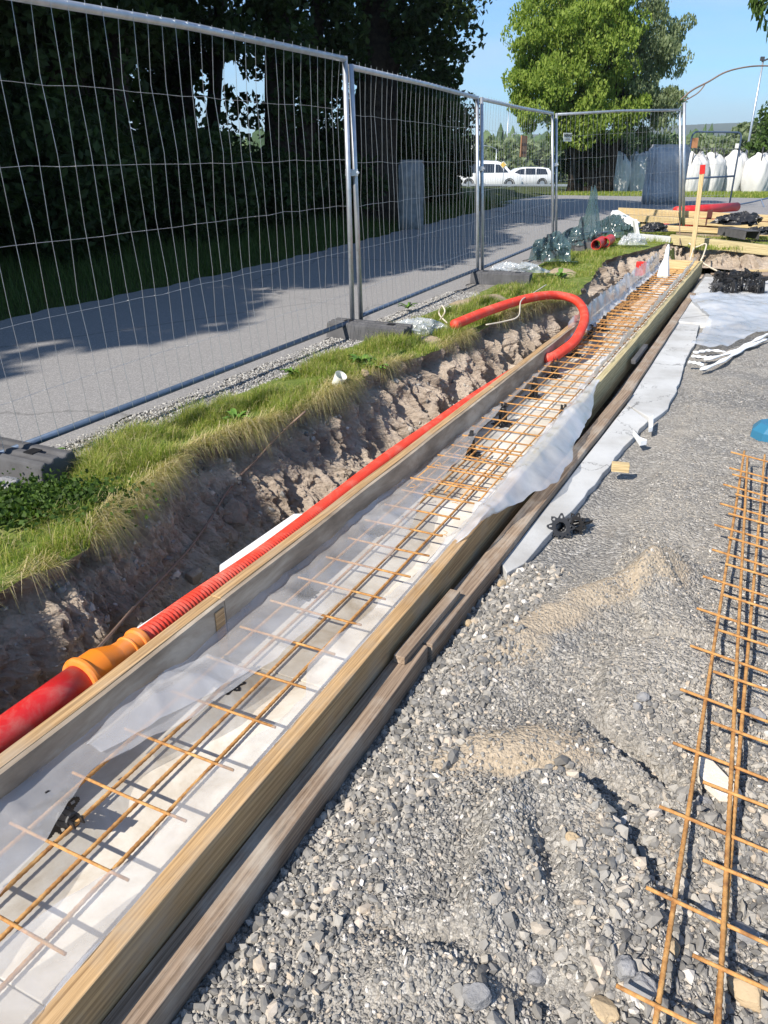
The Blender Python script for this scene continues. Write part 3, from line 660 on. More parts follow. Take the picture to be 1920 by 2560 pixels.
# gate
gx0, gx1, gY = PD(1714, 320, 20.4), PD(1844, 322, 20.9), 20.6
ga = PX(1702, 20.4, .5); gb = PX(1822, 20.9, .5); gt = 2.22
root = empty('pedestrian_gate', (ga+gb)/2, 'narrow arched mesh gate standing on the road in front of the white sacks', 'gate')
gla, glb = PX(1716, 20.4, 2.2)-PX(1708, 20.4, 2.2), PX(1843, 20.9, 2.2)-PX(1834, 20.9, 2.2)
m = MB(); c1 = .14; al = (gb-ga).normalized()
arc = [ga, up(ga, gt-c1)]+[ga+al*(c1-c1*math.cos(t))+Vector((0, 0, gt-.5-c1+c1*math.sin(t))) for t in np.linspace(.3, 1.57, 5)]
arc += [gb-al*(c1-c1*math.cos(t))+Vector((0, 0, gt-.5-c1+c1*math.sin(t))) for t in np.linspace(1.57, .3, 5)]+[up(gb, gt-c1), gb]
m.tube(arc, .021, 8); m.build('frame', M['galvblue'], root, True)
m = MB(); m.tube([up(ga, 1.19), up(gb, 1.24)], .022, 8); m.build('middle_bar', M['galvblue'], root, True)
m = MB()
for k in range(1, 14): m.tube([up(ga.lerp(gb, k/14), .55), up(ga.lerp(gb, k/14), gt-.02)], .0025, 4)
for z in (.8, 1.5, 1.85): m.tube([up(ga, z), up(gb, z)], .0025, 4)
m.build('wire_infill', M['wire'], root)
m = MB(); m.box(up(ga, 1.98)+al*.1+Vector((0, -.03, 0)), (.15, .01, .22)); m.build('notice_board', M['brownsign'], root)
m = MB(); m.box(up(gb, 1.92)-al*.1+Vector((0, -.03, 0)), (.09, .01, .11)); m.build('white_plate', M['whitep'], root)
m = MB(); q = gb+Vector((.1, 0, .03)); m.tube([q+Vector((-.25, -.2, 0)), q+Vector((.5, .1, .1)), q+Vector((1.0, .1, .22))], .02, 6); m.tube([q+Vector((.72, .1, .17)), q+Vector((.8, .0, -.02))], .015, 6); m.build('foot', M['galvblue'], root)
# signs on fence
def text(body, size, loc, rot, m, parent=None, name='lettering', ext=.001):
    c = bpy.data.curves.new(name, 'FONT'); c.body = body; c.size = size; c.align_x = 'CENTER'; c.align_y = 'CENTER'; c.extrude = ext; c.offset = .0015
    o = bpy.data.objects.new(name, c); COL.objects.link(o); o.data.materials.append(m); 
    o.matrix_basis = Matrix.Translation(loc) @ rot.to_matrix().to_4x4()
    dg = bpy.context.evaluated_depsgraph_get(); me = bpy.data.meshes.new_from_object(o.evaluated_get(dg)); mw = o.matrix_basis.copy(); bpy.data.objects.remove(o)
    o = bpy.data.objects.new(name, me); COL.objects.link(o); o.matrix_basis = mw
    if len(me.materials) == 0: me.materials.append(m)
    if parent is not None: o.parent = parent; o.matrix_parent_inverse = root_inv(parent)
    return o
sc = PD(1415, 343, 13.3); al4 = (up(p4a, 0)-up(p3b, 0)).normalized(); n4 = Vector((al4.y, -al4.x, 0))
root = empty('fence_sign', sc, 'small white sign lettered in black, fixed to the farthest fence panel', 'sign')
m = MB(); m.box(sc+n4*.03, (.19, .006, .12), (al4, n4, Vector((0, 0, 1)))); m.build('plate', M['whitep'], root)
rot4 = Matrix((al4, Vector((0, 0, 1)), n4)).transposed().to_quaternion()
text('HERAS', .058, sc+n4*.036+Vector((0, 0, .024)), rot4, M['blackp'], root)
m = MB(); 
for k, wd in enumerate((.11, .13)): m.box(sc+n4*.036+Vector((0, 0, -.015-.02*k)), (wd, .002, .005), (al4, n4, Vector((0, 0, 1))))
m.build('small_print', M['greyp'], root)
bc = PD(1304, 366, 11.9); al3 = (up(p3a, 0)-up(p2b, 0)).normalized(); n3 = Vector((al3.y, -al3.x, 0))
root = empty('notice_board', bc, 'weathered brown board tied to the third fence panel', 'sign')
m = MB(); ax3 = (al3, n3, Vector((0, 0, 1))); m.box(bc+n3*.03, (.30, .012, .27), ax3); m.build('board', M['brownsign'], root)
m = MB(); m.box(bc+n3*.04+Vector((0, 0, .02)), (.24, .004, .035), ax3); m.box(bc+n3*.04+Vector((0, 0, -.08)), (.2, .004, .03), ax3); m.build('dark_band', simple('dark_brown_paint', (.12, .05, .03), .8), root)

# ---------------------------------------------------------------- formwork
def lumber(name, p, q, wd, ht, m, label=None, cat='plank', group=None, parent=None, twist=0, bev=.003, bow=0):
    """box with its long local X axis from p to q; p, q at the centre of the section"""
    p, q = Vector(p), Vector(q); L = (q-p).length; X = (q-p).normalized(); Yv = Vector((0, 0, 1)).cross(X).normalized(); Z = X.cross(Yv)
    n = max(2, int(L/.12)); V = []; rw = random.random()*9
    for i in range(n+1):
        x = -L/2+L*i/n; dy = bow*math.sin(math.pi*i/n)+.0015*math.sin(x*7+rw); dz = .0012*math.sin(x*5.1+rw*2)
        for (a, b) in ((-1, -1), (1, -1), (1, 1), (-1, 1)): V.append((x, a*wd/2+dy, b*ht/2+dz))
    F = [(i*4+j, i*4+(j+1) % 4, (i+1)*4+(j+1) % 4, (i+1)*4+j) for i in range(n) for j in range(4)]+[(3, 2, 1, 0), tuple(n*4+j for j in range(4))]
    me = bpy.data.meshes.new(name); me.from_pydata(V, [], F); me.materials.append(m); o = bpy.data.objects.new(name, me); COL.objects.link(o)
    b = o.modifiers.new('bevel', 'BEVEL'); b.width = bev; b.segments = 2; b.limit_method = 'ANGLE'; b.angle_limit = R(50)
    mm = Matrix((X, Yv, Z)).transposed().to_4x4(); mm = Matrix.Translation((p+q)/2) @ mm @ Matrix.Rotation(twist, 4, 'X')
    o.matrix_basis = mm
    if parent is not None: o.parent = parent; o.matrix_parent_inverse = root_inv(parent)
    if label: tag(o, label, cat, group)
    return o
UL0, UL1 = -1.575, -1.53       # left board outer / inner
UR0, UR1 = -.965, -.915
HT = .22
V_END = 13.15
# floor of foam boards
fm = empty('foam_floor', T(-1.25, 6, 0), 'white foam boards lying under the mesh between the two formwork sides', 'foam board')
for k, (v0, v1) in enumerate(((-.6, .62), (.624, 1.82), (1.824, 3.02), (3.024, 4.2), (4.204, 5.4), (5.404, 6.6), (6.604, 7.8), (7.804, 9.0), (9.004, 10.2), (10.204, 11.4), (11.404, 12.4), (12.404, V_END))):
    m = MB(); m.box(T((UL1+UR0)/2, (v0+v1)/2, -.03+.001*(k % 3)), (v1-v0, UR0-UL1-.002, .06), (T(0, 1), T(-1, 0), Vector((0, 0, 1)))); m.build('foam_board', M['styro'], fm, bevel=.002)
# left side
fl_ = empty('left_formwork', T(-1.55, 1.7, 0), 'left formwork side of concrete-stained boards running beside the red hose', 'formwork')
for (v0, v1) in ((-.7, 1.86), (1.864, 4.95), (4.954, 7.45)):
    lumber('ply_face', T(UL1-.009, v0, HT/2-.03), T(UL1-.009, v1, HT/2-.03), .018, HT+.056, M['ply'], parent=fl_, bev=.001)
    lumber('top_batten', T(UL0+.003, v0, HT-.025), T(UL0+.003, v1, HT-.025), .046, .052, M['formwood'], parent=fl_)
lumber('ply_face', T(UL1-.011, 7.454, .07), T(UL1-.011, V_END, .07), .018, .2, M['ply'], parent=fl_, bev=.001)
lumber('seam_batten', T(UL1+.003, 1.80, .08), T(UL1+.003, 1.85, .08), .004, .24, M['formwood'], parent=fl_, bev=.001)
# right side
fr_ = empty('right_formwork', T(-.94, 1.7, 0), 'right formwork side of brown timber beams beside the gravel', 'formwork')
for k, (v0, v1) in enumerate(((-.7, 3.55), (3.553, 8.3), (8.303, V_END+.05))):
    mm = M['formwood'] if k == 0 else M['greenwood']
    lumber('beam', T((UR0+UR1)/2, v0, HT/2-.01), T((UR0+UR1)/2, v1, HT/2-.01), UR1-UR0, HT+.01, mm, parent=fr_, bev=.004)
lumber('end_board', T(-1.5, V_END+.03, .09), T(-.97, V_END+.03, .09), .045, .24, M['yellowwood'], parent=fr_)
# flat timber on the outside
lumber('base_timber', T(-.872, -.7, .062), T(-.868, 2.07, .062), .082, .085, M['lumber'], 'nearest weathered timber lying flat against the outside of the right formwork', 'timber')
lumber('base_timber', T(-.858, 2.085, .06), T(-.768, 5.7, .06), .08, .085, M['lumber'], 'weathered timber partly under the hanging film, its end butted to the nearest one', 'timber')
lumber('base_timber', T(-.775, 5.72, .055), T(-.80, 10.7, .055), .08, .08, M['lumber'], 'far weathered timber continuing along the right formwork towards the black spacers', 'timber')
lumber('short_batten', T(-.874, 1.93, .121), T(-.862, 2.42, .121), .042, .03, M['lumber'], 'short offcut lying on the flat timber beside the beam', 'offcut')
lumber('short_batten', T(-.865, 6.55, .115), T(-.86, 7.2, .115), .04, .035, M['darkblock'], 'dark grey offcut on the far timber below the beam', 'offcut')
# outer foam insulation right
def slab(name, poly, z0, z1, m, label, cat, jag=0, parent=None):
    pts = [Vector((*p[:2], 0)) for p in poly]
    V = [(p.x, p.y, z0) for p in pts]+[(p.x, p.y, z1) for p in pts]; n = len(pts)
    F = [tuple(range(n-1, -1, -1)), tuple(range(n, 2*n))]+[(i, (i+1) % n, n+(i+1) % n, n+i) for i in range(n)]
    o = mesh(name, V, F, m, parent); b = o.modifiers.new('bevel', 'BEVEL'); b.width = .004; b.segments = 2; b.limit_method = 'ANGLE'
    if label: tag(o, label, cat)
    return o
def jagged(pts, amp, step=.12):
    out = []
    for a, b in zip(pts, pts[1:]):
        n = max(1, int((b-a).length/step)); nn = Vector((-(b-a).y, (b-a).x, 0)).normalized()
        for k in range(n): out.append(a.lerp(b, k/n)+nn*(random.gauss(0, amp) if k else 0))
    out.append(pts[-1]); return out
edge = jagged([P(1268, 1420, .09), P(1313, 1396, .09), P(1359, 1341, .09), P(1463, 1231, .09), P(1539, 1133, .09), P(1622, 1044, .09)], .0035, .09)
slab('insulation_board', [T(-.80, 2.82)]+edge+[T(-.722, 5.45)], .02, .068, M['foamgrey'], 'pale grey insulation board with a broken edge, nearest along the right formwork', 'insulation board')
edge = jagged([P(1634, 1040, .09), P(1672, 1012, .09), P(1700, 950, .09), P(1716, 890, .09), P(1740, 850, .09), P(1750, 800, .09)], .004)
slab('insulation_board', [T(-.728, 5.47)]+edge+[T(-.75, 8.7)], .02, .066, M['foamgrey'], 'second pale insulation board, cracked along its length, in front of the plastic sheet', 'insulation board')
slab('insulation_board', [T(-.81, 8.72), T(-.3, 8.72), Vector((5.2, 9.2, 0)), Vector((5.9, 10.9, 0)), T(-.5, 12.4), T(-.8, 12.4)], .02, .084, M['foamgrey'], 'farthest insulation board under the spacers and the plastic sheet', 'insulation board')
m = MB(); pth = spline([P(1655, 1015, .0895), P(1640, 985, .0895), P(1628, 950, .0895), P(1650, 905, .0895), P(1670, 870, .0895), P(1690, 850, .0895)], 30)
m.tube(pth, .0016, 4)
# broken foam shards
for pts, lab in (([(1622, 1050), (1634, 1040), (1632, 1072), (1622, 1074)], 'upright white foam shard at the joint of the insulation boards'), ([(1582, 1080), (1600, 1098), (1618, 1105), (1600, 1108)], 'thin white foam scrap lying on the gravel below the joint')):
    q = [P(x, y, .1) for x, y in pts]; slab('foam_shard', q, .08, .115, M['foam'], lab, 'foam scrap')
# outer foam left (under the hose)
slab('white_foam_board', [P(324, 1579, .02), P(547, 1434, .02), T(-1.58, 3.0), T(-1.58, 1.6)], -.10, .02, M['foam'], 'white foam board sticking out beneath the red hose, nearest the camera', 'foam board')
slab('white_foam_board', [P(549, 1428, .03), P(549, 1412, .03), P(734, 1284, .03), P(770, 1283, .03), T(-1.6, 4.1), T(-1.6, 3.0)], -.09, .03, M['foam'], 'second white foam board under the hose, in front of the boulders', 'foam board')
slab('white_foam_board', [T(-1.72, -.6), T(-1.72, 1.55), T(-1.58, 1.55), T(-1.58, -.6)], -.10, .06, simple('brown_board2', (.32, .24, .17), .9), 'strip of dirty board beneath the thick red pipe', 'board')
slab('white_foam_board', [T(-1.80, 4.3), T(-1.76, 7.2), T(-1.58, 7.2), T(-1.58, 4.3)], -.10, .05, M['foam'], 'narrow white foam strip between the hose and the far part of the left formwork', 'foam board')

# ---------------------------------------------------------------- rebar meshes
def ribbed(m, p, q, r, rib=True, n=7):
    p, q = Vector(p), Vector(q); L = (q-p).length
    if not rib: m.tube([p, p.lerp(q, .5)+Vector((0, 0, -.0015)), q], r, n); return
    k = int(L/.009); pts = []; rr = []
    for i in range(k+1):
        t = i/k; pts.append(p.lerp(q, t)+Vector((0, 0, .002*math.sin(t*9)))); rr.append(r*(1.10 if i % 2 else .92))
    m.tube(pts, rr, n)
def rebar_mesh(u_list, v0, v1, cross, ul, ur, z, label, group='rusty steel meshes', rot=0, near=False, piv=None, zz=None):
    c = T(sum(u_list)/len(u_list), (v0+v1)/2, z); root = empty('rebar_mesh', c, label, 'steel mesh', group)
    piv = piv or c
    def W(u, v, z_):
        p = T(u, v, z_)
        if rot: d_ = p-piv; p = Vector((piv.x+d_.x*math.cos(rot)-d_.y*math.sin(rot), piv.y+d_.x*math.sin(rot)+d_.y*math.cos(rot), z_))
        if zz: p.z = zz(p.x, p.y, z_)
        return p
    for u in u_list:
        m = MB(); j = random.uniform(-.03, .03)
        if near: ribbed(m, W(u, v0+j, z), W(u, v1+j, z), .0057)
        else: m.tube([W(u+.003*math.sin(v*2+u*9), v, z) for v in np.linspace(v0+j, v1+j, 14)], .005, 6)
        m.build('long_bar', M['rust'], root, True)
    for v in cross:
        m = MB(); j = random.uniform(-.012, .012)
        m.tube([W(ul+j, v, z+.008), W((ul+ur)/2, v+random.uniform(-.004, .004), z+.0075), W(ur+j, v, z+.008)], .0046, 6); m.build('cross_bar', M['rust'], root, True)
    return root
rebar_mesh([-1.432, -1.338, -1.244, -1.150], .35, 4.15, np.arange(.68, 4.1, .2), -1.478, -1.085, .10, 'near mesh in the formwork, with ribbed bars and the widest gaps', near=True)
rebar_mesh([-1.47, -1.37, -1.27, -1.17, -1.075], 3.3, 8.6, np.arange(3.42, 8.5, .19), -1.49, -1.04, .113, 'middle mesh in the formwork, where the hose crosses')
rebar_mesh([-1.46, -1.345, -1.25, -1.13, -1.06], 8.0, 12.95, np.arange(8.1, 12.9, .2), -1.49, -1.02, .10, 'farthest mesh in the formwork, ending at the white cap')
rebar_mesh([-1.40, -1.21], 6.6, 12.6, np.arange(6.7, 12.6, .21), -1.47, -1.03, .128, 'narrow upper mesh lapped over the far ones in the formwork')
tilt = lambda x, y, z_: z_-.13*max(0, UV(x, y)[0])
rebar_mesh([.068, .172], .5, 4.42, np.arange(.80, 4.4, .252), .0, .62, .195, 'lower mesh leaning on the gravel at the right edge, its bars parallel to the formwork', near=True, zz=tilt)
rebar_mesh([.088, .285, .40], .55, 4.28, np.arange(.93, 4.2, .252), .03, .66, .21, 'upper mesh at the right edge, turned slightly across the one below', near=True, rot=.027, piv=T(.088, 4.25, 0), zz=tilt)
# tie wires
def tie(p, label, s=.03):
    m = MB(); p = Vector(p); pts = [p+Vector((math.cos(t)*s*.5, math.sin(t)*s*.3, .008+.018*t/6)) for t in np.linspace(0, 8, 16)]; m.tube(pts, .0014, 4)
    return tag(m.build('tie_wire', M['rust'], None), label, 'tie wire', 'tie wires on the mesh')
for (u, v) in ((-1.42, 3.28), (-1.335, 3.42), (-1.245, 3.42), (-1.15, 3.6), (-1.16, 3.2), (-1.08, 3.62), (-1.42, 3.62), (-1.08, 2.85), (-1.06, 4.3)):
    tie(T(u, v, .115), 'rusty wire twisted round a crossing of the mesh in the formwork')

# ---------------------------------------------------------------- plastic spacers
def make_spacer():
    root = empty('rebar_spacer', (0, 0, 0), '', 'spacer', 'black plastic spacers')
    # star-shaped perforated base plate
    n = 96; ro = [.05+.009*math.cos(8*2*math.pi*i/n) for i in range(n)]
    m = MB(); V = []; F = []
    holes = [(math.cos(2*math.pi*k/8)*.043, math.sin(2*math.pi*k/8)*.043) for k in range(8)]
    N = 46; g = np.linspace(-.062, .062, N); cell = g[1]-g[0]
    for i in range(N-1):
        for j in range(N-1):
            x, y = g[i]+cell/2, g[j]+cell/2; r = math.hypot(x, y); a = math.atan2(y, x)
            if r > .05+.009*math.cos(8*a) or r < .021: continue
            if any(math.hypot(x-hx, y-hy) < .0055 for hx, hy in holes): continue
            b = len(V)
            for zz_ in (0, .004): V += [(g[i], g[j], zz_), (g[i+1], g[j], zz_), (g[i+1], g[j+1], zz_), (g[i], g[j+1], zz_)]
            F += [(b+3, b+2, b+1, b), (b+4, b+5, b+6, b+7), (b, b+1, b+5, b+4), (b+1, b+2, b+6, b+5), (b+2, b+3, b+7, b+6), (b+3, b, b+4, b+7)]
    m.add(V, F); m.build('base_plate', M['blackp'], root)
    t = MB()
    for k in range(8):
        a = 2*math.pi*k/8; c_, s_ = math.cos(a), math.sin(a)
        t.box((c_*.0185, s_*.0185, .048), (.004, .011, .096), (Vector((c_, s_, 0)), Vector((-s_, c_, 0)), Vector((-c_*.12, -s_*.12, 1)).normalized()))
    for z, r in ((.003, .024), (.05, .0195), (.09, .015)):
        t.tube([(math.cos(q)*r, math.sin(q)*r, z) for q in np.linspace(0, 2*math.pi, 17)], .0035, 5, False)
    t.build('tower', M['blackp'], root)
    h = MB()
    h.prism([(-.013, 0), (.013, 0), (.013, .026), (.009, .026), (.009, .006), (-.009, .006), (-.009, .026), (-.013, .026)], Vector((0, -.008, .091)), Vector((1, 0, 0)), Vector((0, 0, 1)), Vector((0, 1, 0)), .016)
    h.build('bar_clip', M['blackp'], root)
    return root
sp0 = make_spacer(); used = [False]
def spacer(p, label, rot=(0, 0, 0), sc=1.0, group='black plastic spacers'):
    o = sp0 if not used[0] else copy_tree(sp0); used[0] = True
    o.matrix_basis = Matrix.Translation(Vector(p)) @ (Quaternion((0, 0, 1), rot[2]) @ Quaternion((1, 0, 0), rot[0])).to_matrix().to_4x4() @ Matrix.Scale(sc, 4)
    tag(o, label, 'spacer', group); return o
for (x, y), lab, kw in (
 ((150, 2078), 'nearest black spacer, tipped over and half under the film', dict(rot=(1.2, 0, .9), sc=1.15)),
 ((572, 1712), 'black spacer blurred under the film beside the long hose, second from the camera', {}),
 ((764, 1488), 'black spacer upright under the left film, third from the camera', {}),
 ((949, 1330), 'black spacer faint under the widest part of the left film', {}),
 ((1176, 1137), 'upright black spacer at the left edge where the clear film ends', {}),
 ((1256, 1062), 'black spacer between the film edge and the first outer bar', {}),
 ((1334, 994), 'black spacer standing behind the ones at the film edge, before the hose', {}),
 ((1385, 942), 'small black spacer just in front of the hose', {}),
 ((1436, 890), 'black spacer on the near side of the hose loop', {}),
 ((1475, 850), 'black spacer inside the curve of the hose', {}),
 ((1508, 826), 'first black spacer behind the hose', {}),
 ((1566, 776), 'second black spacer behind the hose', {}),
 ((1590, 748), 'third black spacer behind the hose', {}),
 ((1616, 728), 'black spacer in the far half of the formwork, fourth behind the hose', {}),
 ((1656, 694), 'farthest black spacer in the formwork', {}),
 ((1404, 1066), 'black spacer against the right film', {})):
    p = P(x, y, .0); p.z = .001
    kw2 = dict(kw); kw2.setdefault('rot', (0, 0, random.uniform(0, 3))); kw2.setdefault('sc', .97 if y > 1300 else 1.3)
    if y > 2000: p.z = .065
    spacer(p, lab, **kw2)
pa = P(1404, 1300, .12); pb_ = P(1442, 1300, .1)
spacer(Vector((pa.x, pa.y, float(padz(pa.x, pa.y))+.054)), 'star-shaped spacer tipped on its side on the gravel, the left one of a pair', (-1.95, 0, -.15), 1.1, 'pair of spacers on the gravel')
spacer(Vector((pb_.x, pb_.y, float(padz(pb_.x, pb_.y))+.05)), 'spacer lying behind its twin on the gravel, the right one of a pair', (-1.7, 0, -.9), .95, 'pair of spacers on the gravel')
for k in range(26):
    g = k % 13; x = 1788+g*9.5+random.uniform(-3, 3); y = (707 if k < 13 else 727)+random.uniform(-5, 5); p = P(x, y, .1)
    tilt = random.choice((0, .2, 1.35, 1.5, -1.3)); 
    spacer(Vector((p.x, p.y, .088+(.05 if abs(tilt) > 1 else 0))), 'black spacer in the heap at the far end of the insulation boards', (tilt, 0, random.uniform(0, 6)), random.uniform(1.2, 1.5), 'heap of spacers by the bank')
for k in range(8):
    p = P(1790+k*14, 714, .1); spacer(Vector((p.x, p.y, .088+.14)), 'black spacer lying on top of the heap at the far end', (random.uniform(.8, 1.6), 0, random.uniform(0, 6)), 1.2, 'spacers on top of the heap')

# ---------------------------------------------------------------- plastic film
def sheet(name, keys, vstep, m, label, wr=.006, seed=0, cols=16, fr=(6, 3), cat='plastic film', edge_w=0.012):
    """keys: {v: [(u,z), ...]} control points across the sheet"""
    kv = sorted(keys); nc = len(keys[kv[0]]); v = np.arange(kv[0], kv[-1]+1e-6, vstep)
    cu = np.stack([np.interp(v, kv, [keys[k][c][0] for k in kv]) for c in range(nc)], 1); cz = np.stack([np.interp(v, kv, [keys[k][c][1] for k in kv]) for c in range(nc)], 1)
    # smooth along v
    ker = np.array([1, 2, 3, 2, 1.])/9; 
    for arr in (cu, cz):
        for c in range(nc): arr[:, c] = np.convolve(np.pad(arr[:, c], 2, 'edge'), ker, 'valid')
    s = np.linspace(0, nc-1, cols)
    U = np.stack([np.interp(s, np.arange(nc), cu[i]) for i in range(len(v))]); Z = np.stack([np.interp(s, np.arange(nc), cz[i]) for i in range(len(v))])
    Vv = np.repeat(v[:, None], cols, 1)
    q = np.stack([U*fr[0], Vv*fr[1], Z*4], -1).reshape(-1, 3)
    n1 = fbm(q, 4, seed+100, .55).reshape(U.shape); n2 = fbm(q*1.3+9, 3, seed+200).reshape(U.shape)
    n3 = (1-np.abs(fbm(np.stack([U*4+Vv*3, Vv*2.2-U*5, U*0], -1).reshape(-1, 3), 2, seed+400).reshape(U.shape)))**5
    U = U+n2*wr*.8; Z = Z+np.abs(n1)*wr*1.3+n3*wr*1.5
    ew = fbm(np.stack([v*6, v*0, v*0], 1), 3, seed+300)*edge_w; U[:, 0] += ew; U[:, -1] += fbm(np.stack([v*5, v*0+7, v*0], 1), 3, seed+301)*edge_w
    o = mesh(name, np.stack([U*CA+Vv*SA, -U*SA+Vv*CA, Z], -1), grid_faces(len(v), cols)[:, ::-1] if U[0, -1] > U[0, 0] else grid_faces(len(v), cols), m, smooth=True)
    return tag(o, label, cat)
L = {}
for v, ui in ((.1, -1.30), (.6, -1.30), (.84, -1.34), (.94, -1.38), (1.05, -1.42), (1.12, -1.42), (1.2, -1.38), (1.37, -1.31), (1.6, -1.27), (1.8, -1.26), (2.2, -1.235), (2.6, -1.23), (2.9, -1.26), (3.2, -1.33), (3.6, -1.33), (3.82, -1.345), (4.14, -1.40), (4.5, -1.42), (5.2, -1.45), (6.2, -1.46), (6.7, -1.46)):
    hz = .145 if v < 1.6 else .12
    if v > 3.5: L[v] = [(-1.527, .09), (-1.515, .10), (-1.49, .11), ((-1.49+ui)/2, .122), (ui, .125)]
    else: L[v] = [(-1.527, hz), (-1.50, hz-.01), (-1.46, .122), ((-1.46+ui)/2, .12), (ui, .118)]
sheet('plastic_film', L, .02, M['film'], 'clear film over the left bars of the near mesh in the formwork', .008, 1, 22)
Rr = {}
for v, ui, mode in ((.1, -1.28, 0), (.5, -1.24, 0), (.72, -1.2, 0), (.93, -1.12, 0), (1.04, -1.14, 0), (1.23, -1.13, 0), (1.42, -1.10, 0), (1.53, -1.07, 0), (1.60, -1.04, 0), (1.66, -1.06, 0), (1.78, -1.15, 0), (1.89, -1.14, 0), (2.22, -1.08, 0), (2.55, -1.06, 0)):
    Rr[v] = [(ui, .116), ((ui-.99)/2, .12), (-1.0, .13), (-.975, .165), (-.968, .195), (-.966, .205)]
Rr[2.62] = Rr[2.55]
sheet('plastic_film', Rr, .02, M['film'], 'clear film over the right bars of the near mesh, ending inside the right formwork', .009, 3, 30)
Rr = {2.60: Rr[2.55]}
for v, uo, zo in ((2.7, -.93, .228), (3.0, -.89, .20), (3.3, -.84, .17), (3.6, -.765, .15), (3.95, -.762, .15), (4.1, -.80, .15), (4.4, -.825, .16), (4.75, -.84, .17), (5.1, -.89, .21), (5.4, -.93, .228)):
    ui = -1.055
    Rr[v] = [(ui, .12), (-1.02, .125), (-.99, .17), (-.966, .228), (-.913, .232), (uo, zo)]
Rf = {}
for v, h_ in ((5.35, .20), (5.7, .25), (6.6, .27), (7.6, .27), (9, .29), (11, .29), (12.9, .31)): Rf[v] = [(-1.09, .118), (-1.06, .13), (-1.03, .17), (-1.0, h_*.8), (-.98, h_)]
sheet('plastic_film', Rf, .025, M['filmthick'], 'milky film standing in folds along the far right side of the formwork', .022, 17, 14, (5, 5))
sheet('plastic_film', Rr, .02, M['filmmid'], 'clear film over the right bars, hanging outside the right formwork', .009, 4, 30)
Lf = {}
for v, zt in ((6.9, .16), (7.3, .26), (7.8, .30), (9, .30), (10.5, .31), (12, .30), (13.0, .32)):
    Lf[v] = [(-1.56-.01, zt), (-1.545, zt*.8), (-1.525, .15), (-1.50, .12), (-1.46, .115)]
o = sheet('plastic_film', Lf, .025, M['filmthick'], 'upright milky film in ridges along the far left side of the formwork', .02, 8, 14, (5, 5))
# folded corner near the camera
F_ = {1.15: [(-1.50, .14), (-1.47, .15), (-1.44, .135)], 1.3: [(-1.49, .165), (-1.44, .175), (-1.38, .14)], 1.5: [(-1.48, .15), (-1.41, .165), (-1.33, .13)], 1.66: [(-1.46, .13), (-1.40, .135), (-1.30, .122)]}
sheet('folded_film', F_, .015, M['film'], 'bright folded corner of film beside the left formwork, near the tipped spacer', .008, 12, 12, (7, 5))
# big sheet on the right
pg = [[P(1722, 742, .12), P(1760, 737, .12), P(1800, 733, .11), P(1860, 735, .11), P(1925, 738, .11)],
      [P(1745, 770, .12), P(1790, 765, .13), P(1840, 760, .13), P(1890, 765, .12), P(1945, 770, .12)],
      [P(1775, 795, .11), P(1820, 792, .12), P(1860, 795, .13), P(1905, 800, .11), P(1960, 805, .11)],
      [P(1752, 838, .11), P(1800, 832, .12), P(1850, 830, .12), P(1900, 825, .11), P(1975, 820, .1)],
      [P(1725, 872, .10), P(1770, 878, .11), P(1815, 868, .11), P(1870, 845, .11), P(1950, 825, .1)]]
A = np.array([[[*p] for p in r] for r in pg]); nn = 60
s = np.linspace(0, 4, nn)
A1 = np.stack([[np.interp(s, range(5), A[:, j, c]) for c in range(3)] for j in range(5)])   # j,c,s
A2 = np.stack([[np.interp(s, range(5), A1[:, c, i]) for c in range(3)] for i in range(nn)])  # i,c,s
A2 = A2.transpose(0, 2, 1).reshape(-1, 3); A2[:, 2] += np.abs(fbm(A2*np.array([2.5, 2.5, 1]), 4, 66))*.05
tag(mesh('plastic_sheet', A2, grid_faces(nn, nn), M['filmthick'], smooth=True), 'wide milky plastic sheet spread on the insulation boards at the right edge', 'plastic sheet')
# white rags / straps at its edge
for pts, lab in (([(1735, 882), (1775, 876), (1815, 880)], 'short white strip curling under the plastic sheet'), ([(1728, 890), (1760, 893), (1790, 893)], 'white foam strip lying flat below the plastic sheet'), ([(1750, 925), (1800, 905), (1860, 872), (1920, 846)], 'long twisted white strip along the edge of the plastic sheet'), ([(1760, 900), (1830, 880), (1880, 855), (1925, 832)], 'upper twisted white strip nearest the plastic sheet'), ([(1720, 905), (1745, 908), (1757, 914)], 'shortest white scrap on the gravel left of the twisted strips')):
    m = MB(); pp_ = spline([P(x, y, .105) for x, y in pts], 20); rr = [.022+.008*math.sin(i*1.3) for i in range(len(pp_))]; rr[0] = rr[-1] = .005
    m.tube(pp_, rr, 7, True, .45); tag(m.build('white_strip', M['foam'], None, True), lab, 'strip')
# white cap & spray at the far end
root = empty('foam_cone', P(1657, 690, .1), 'pointed white foam piece standing in the far left corner of the formwork', 'foam piece')
c = P(1657, 692, .12); m = MB(); m.tube([c, c+Vector((0, 0, .13)), c+Vector((.01, 0, .25)), c+Vector((.01, 0, .38)), c+Vector((.015, 0, .44))], [.09, .07, .035, .028, .008], 7); m.build('foam_spike', M['foam'], root)

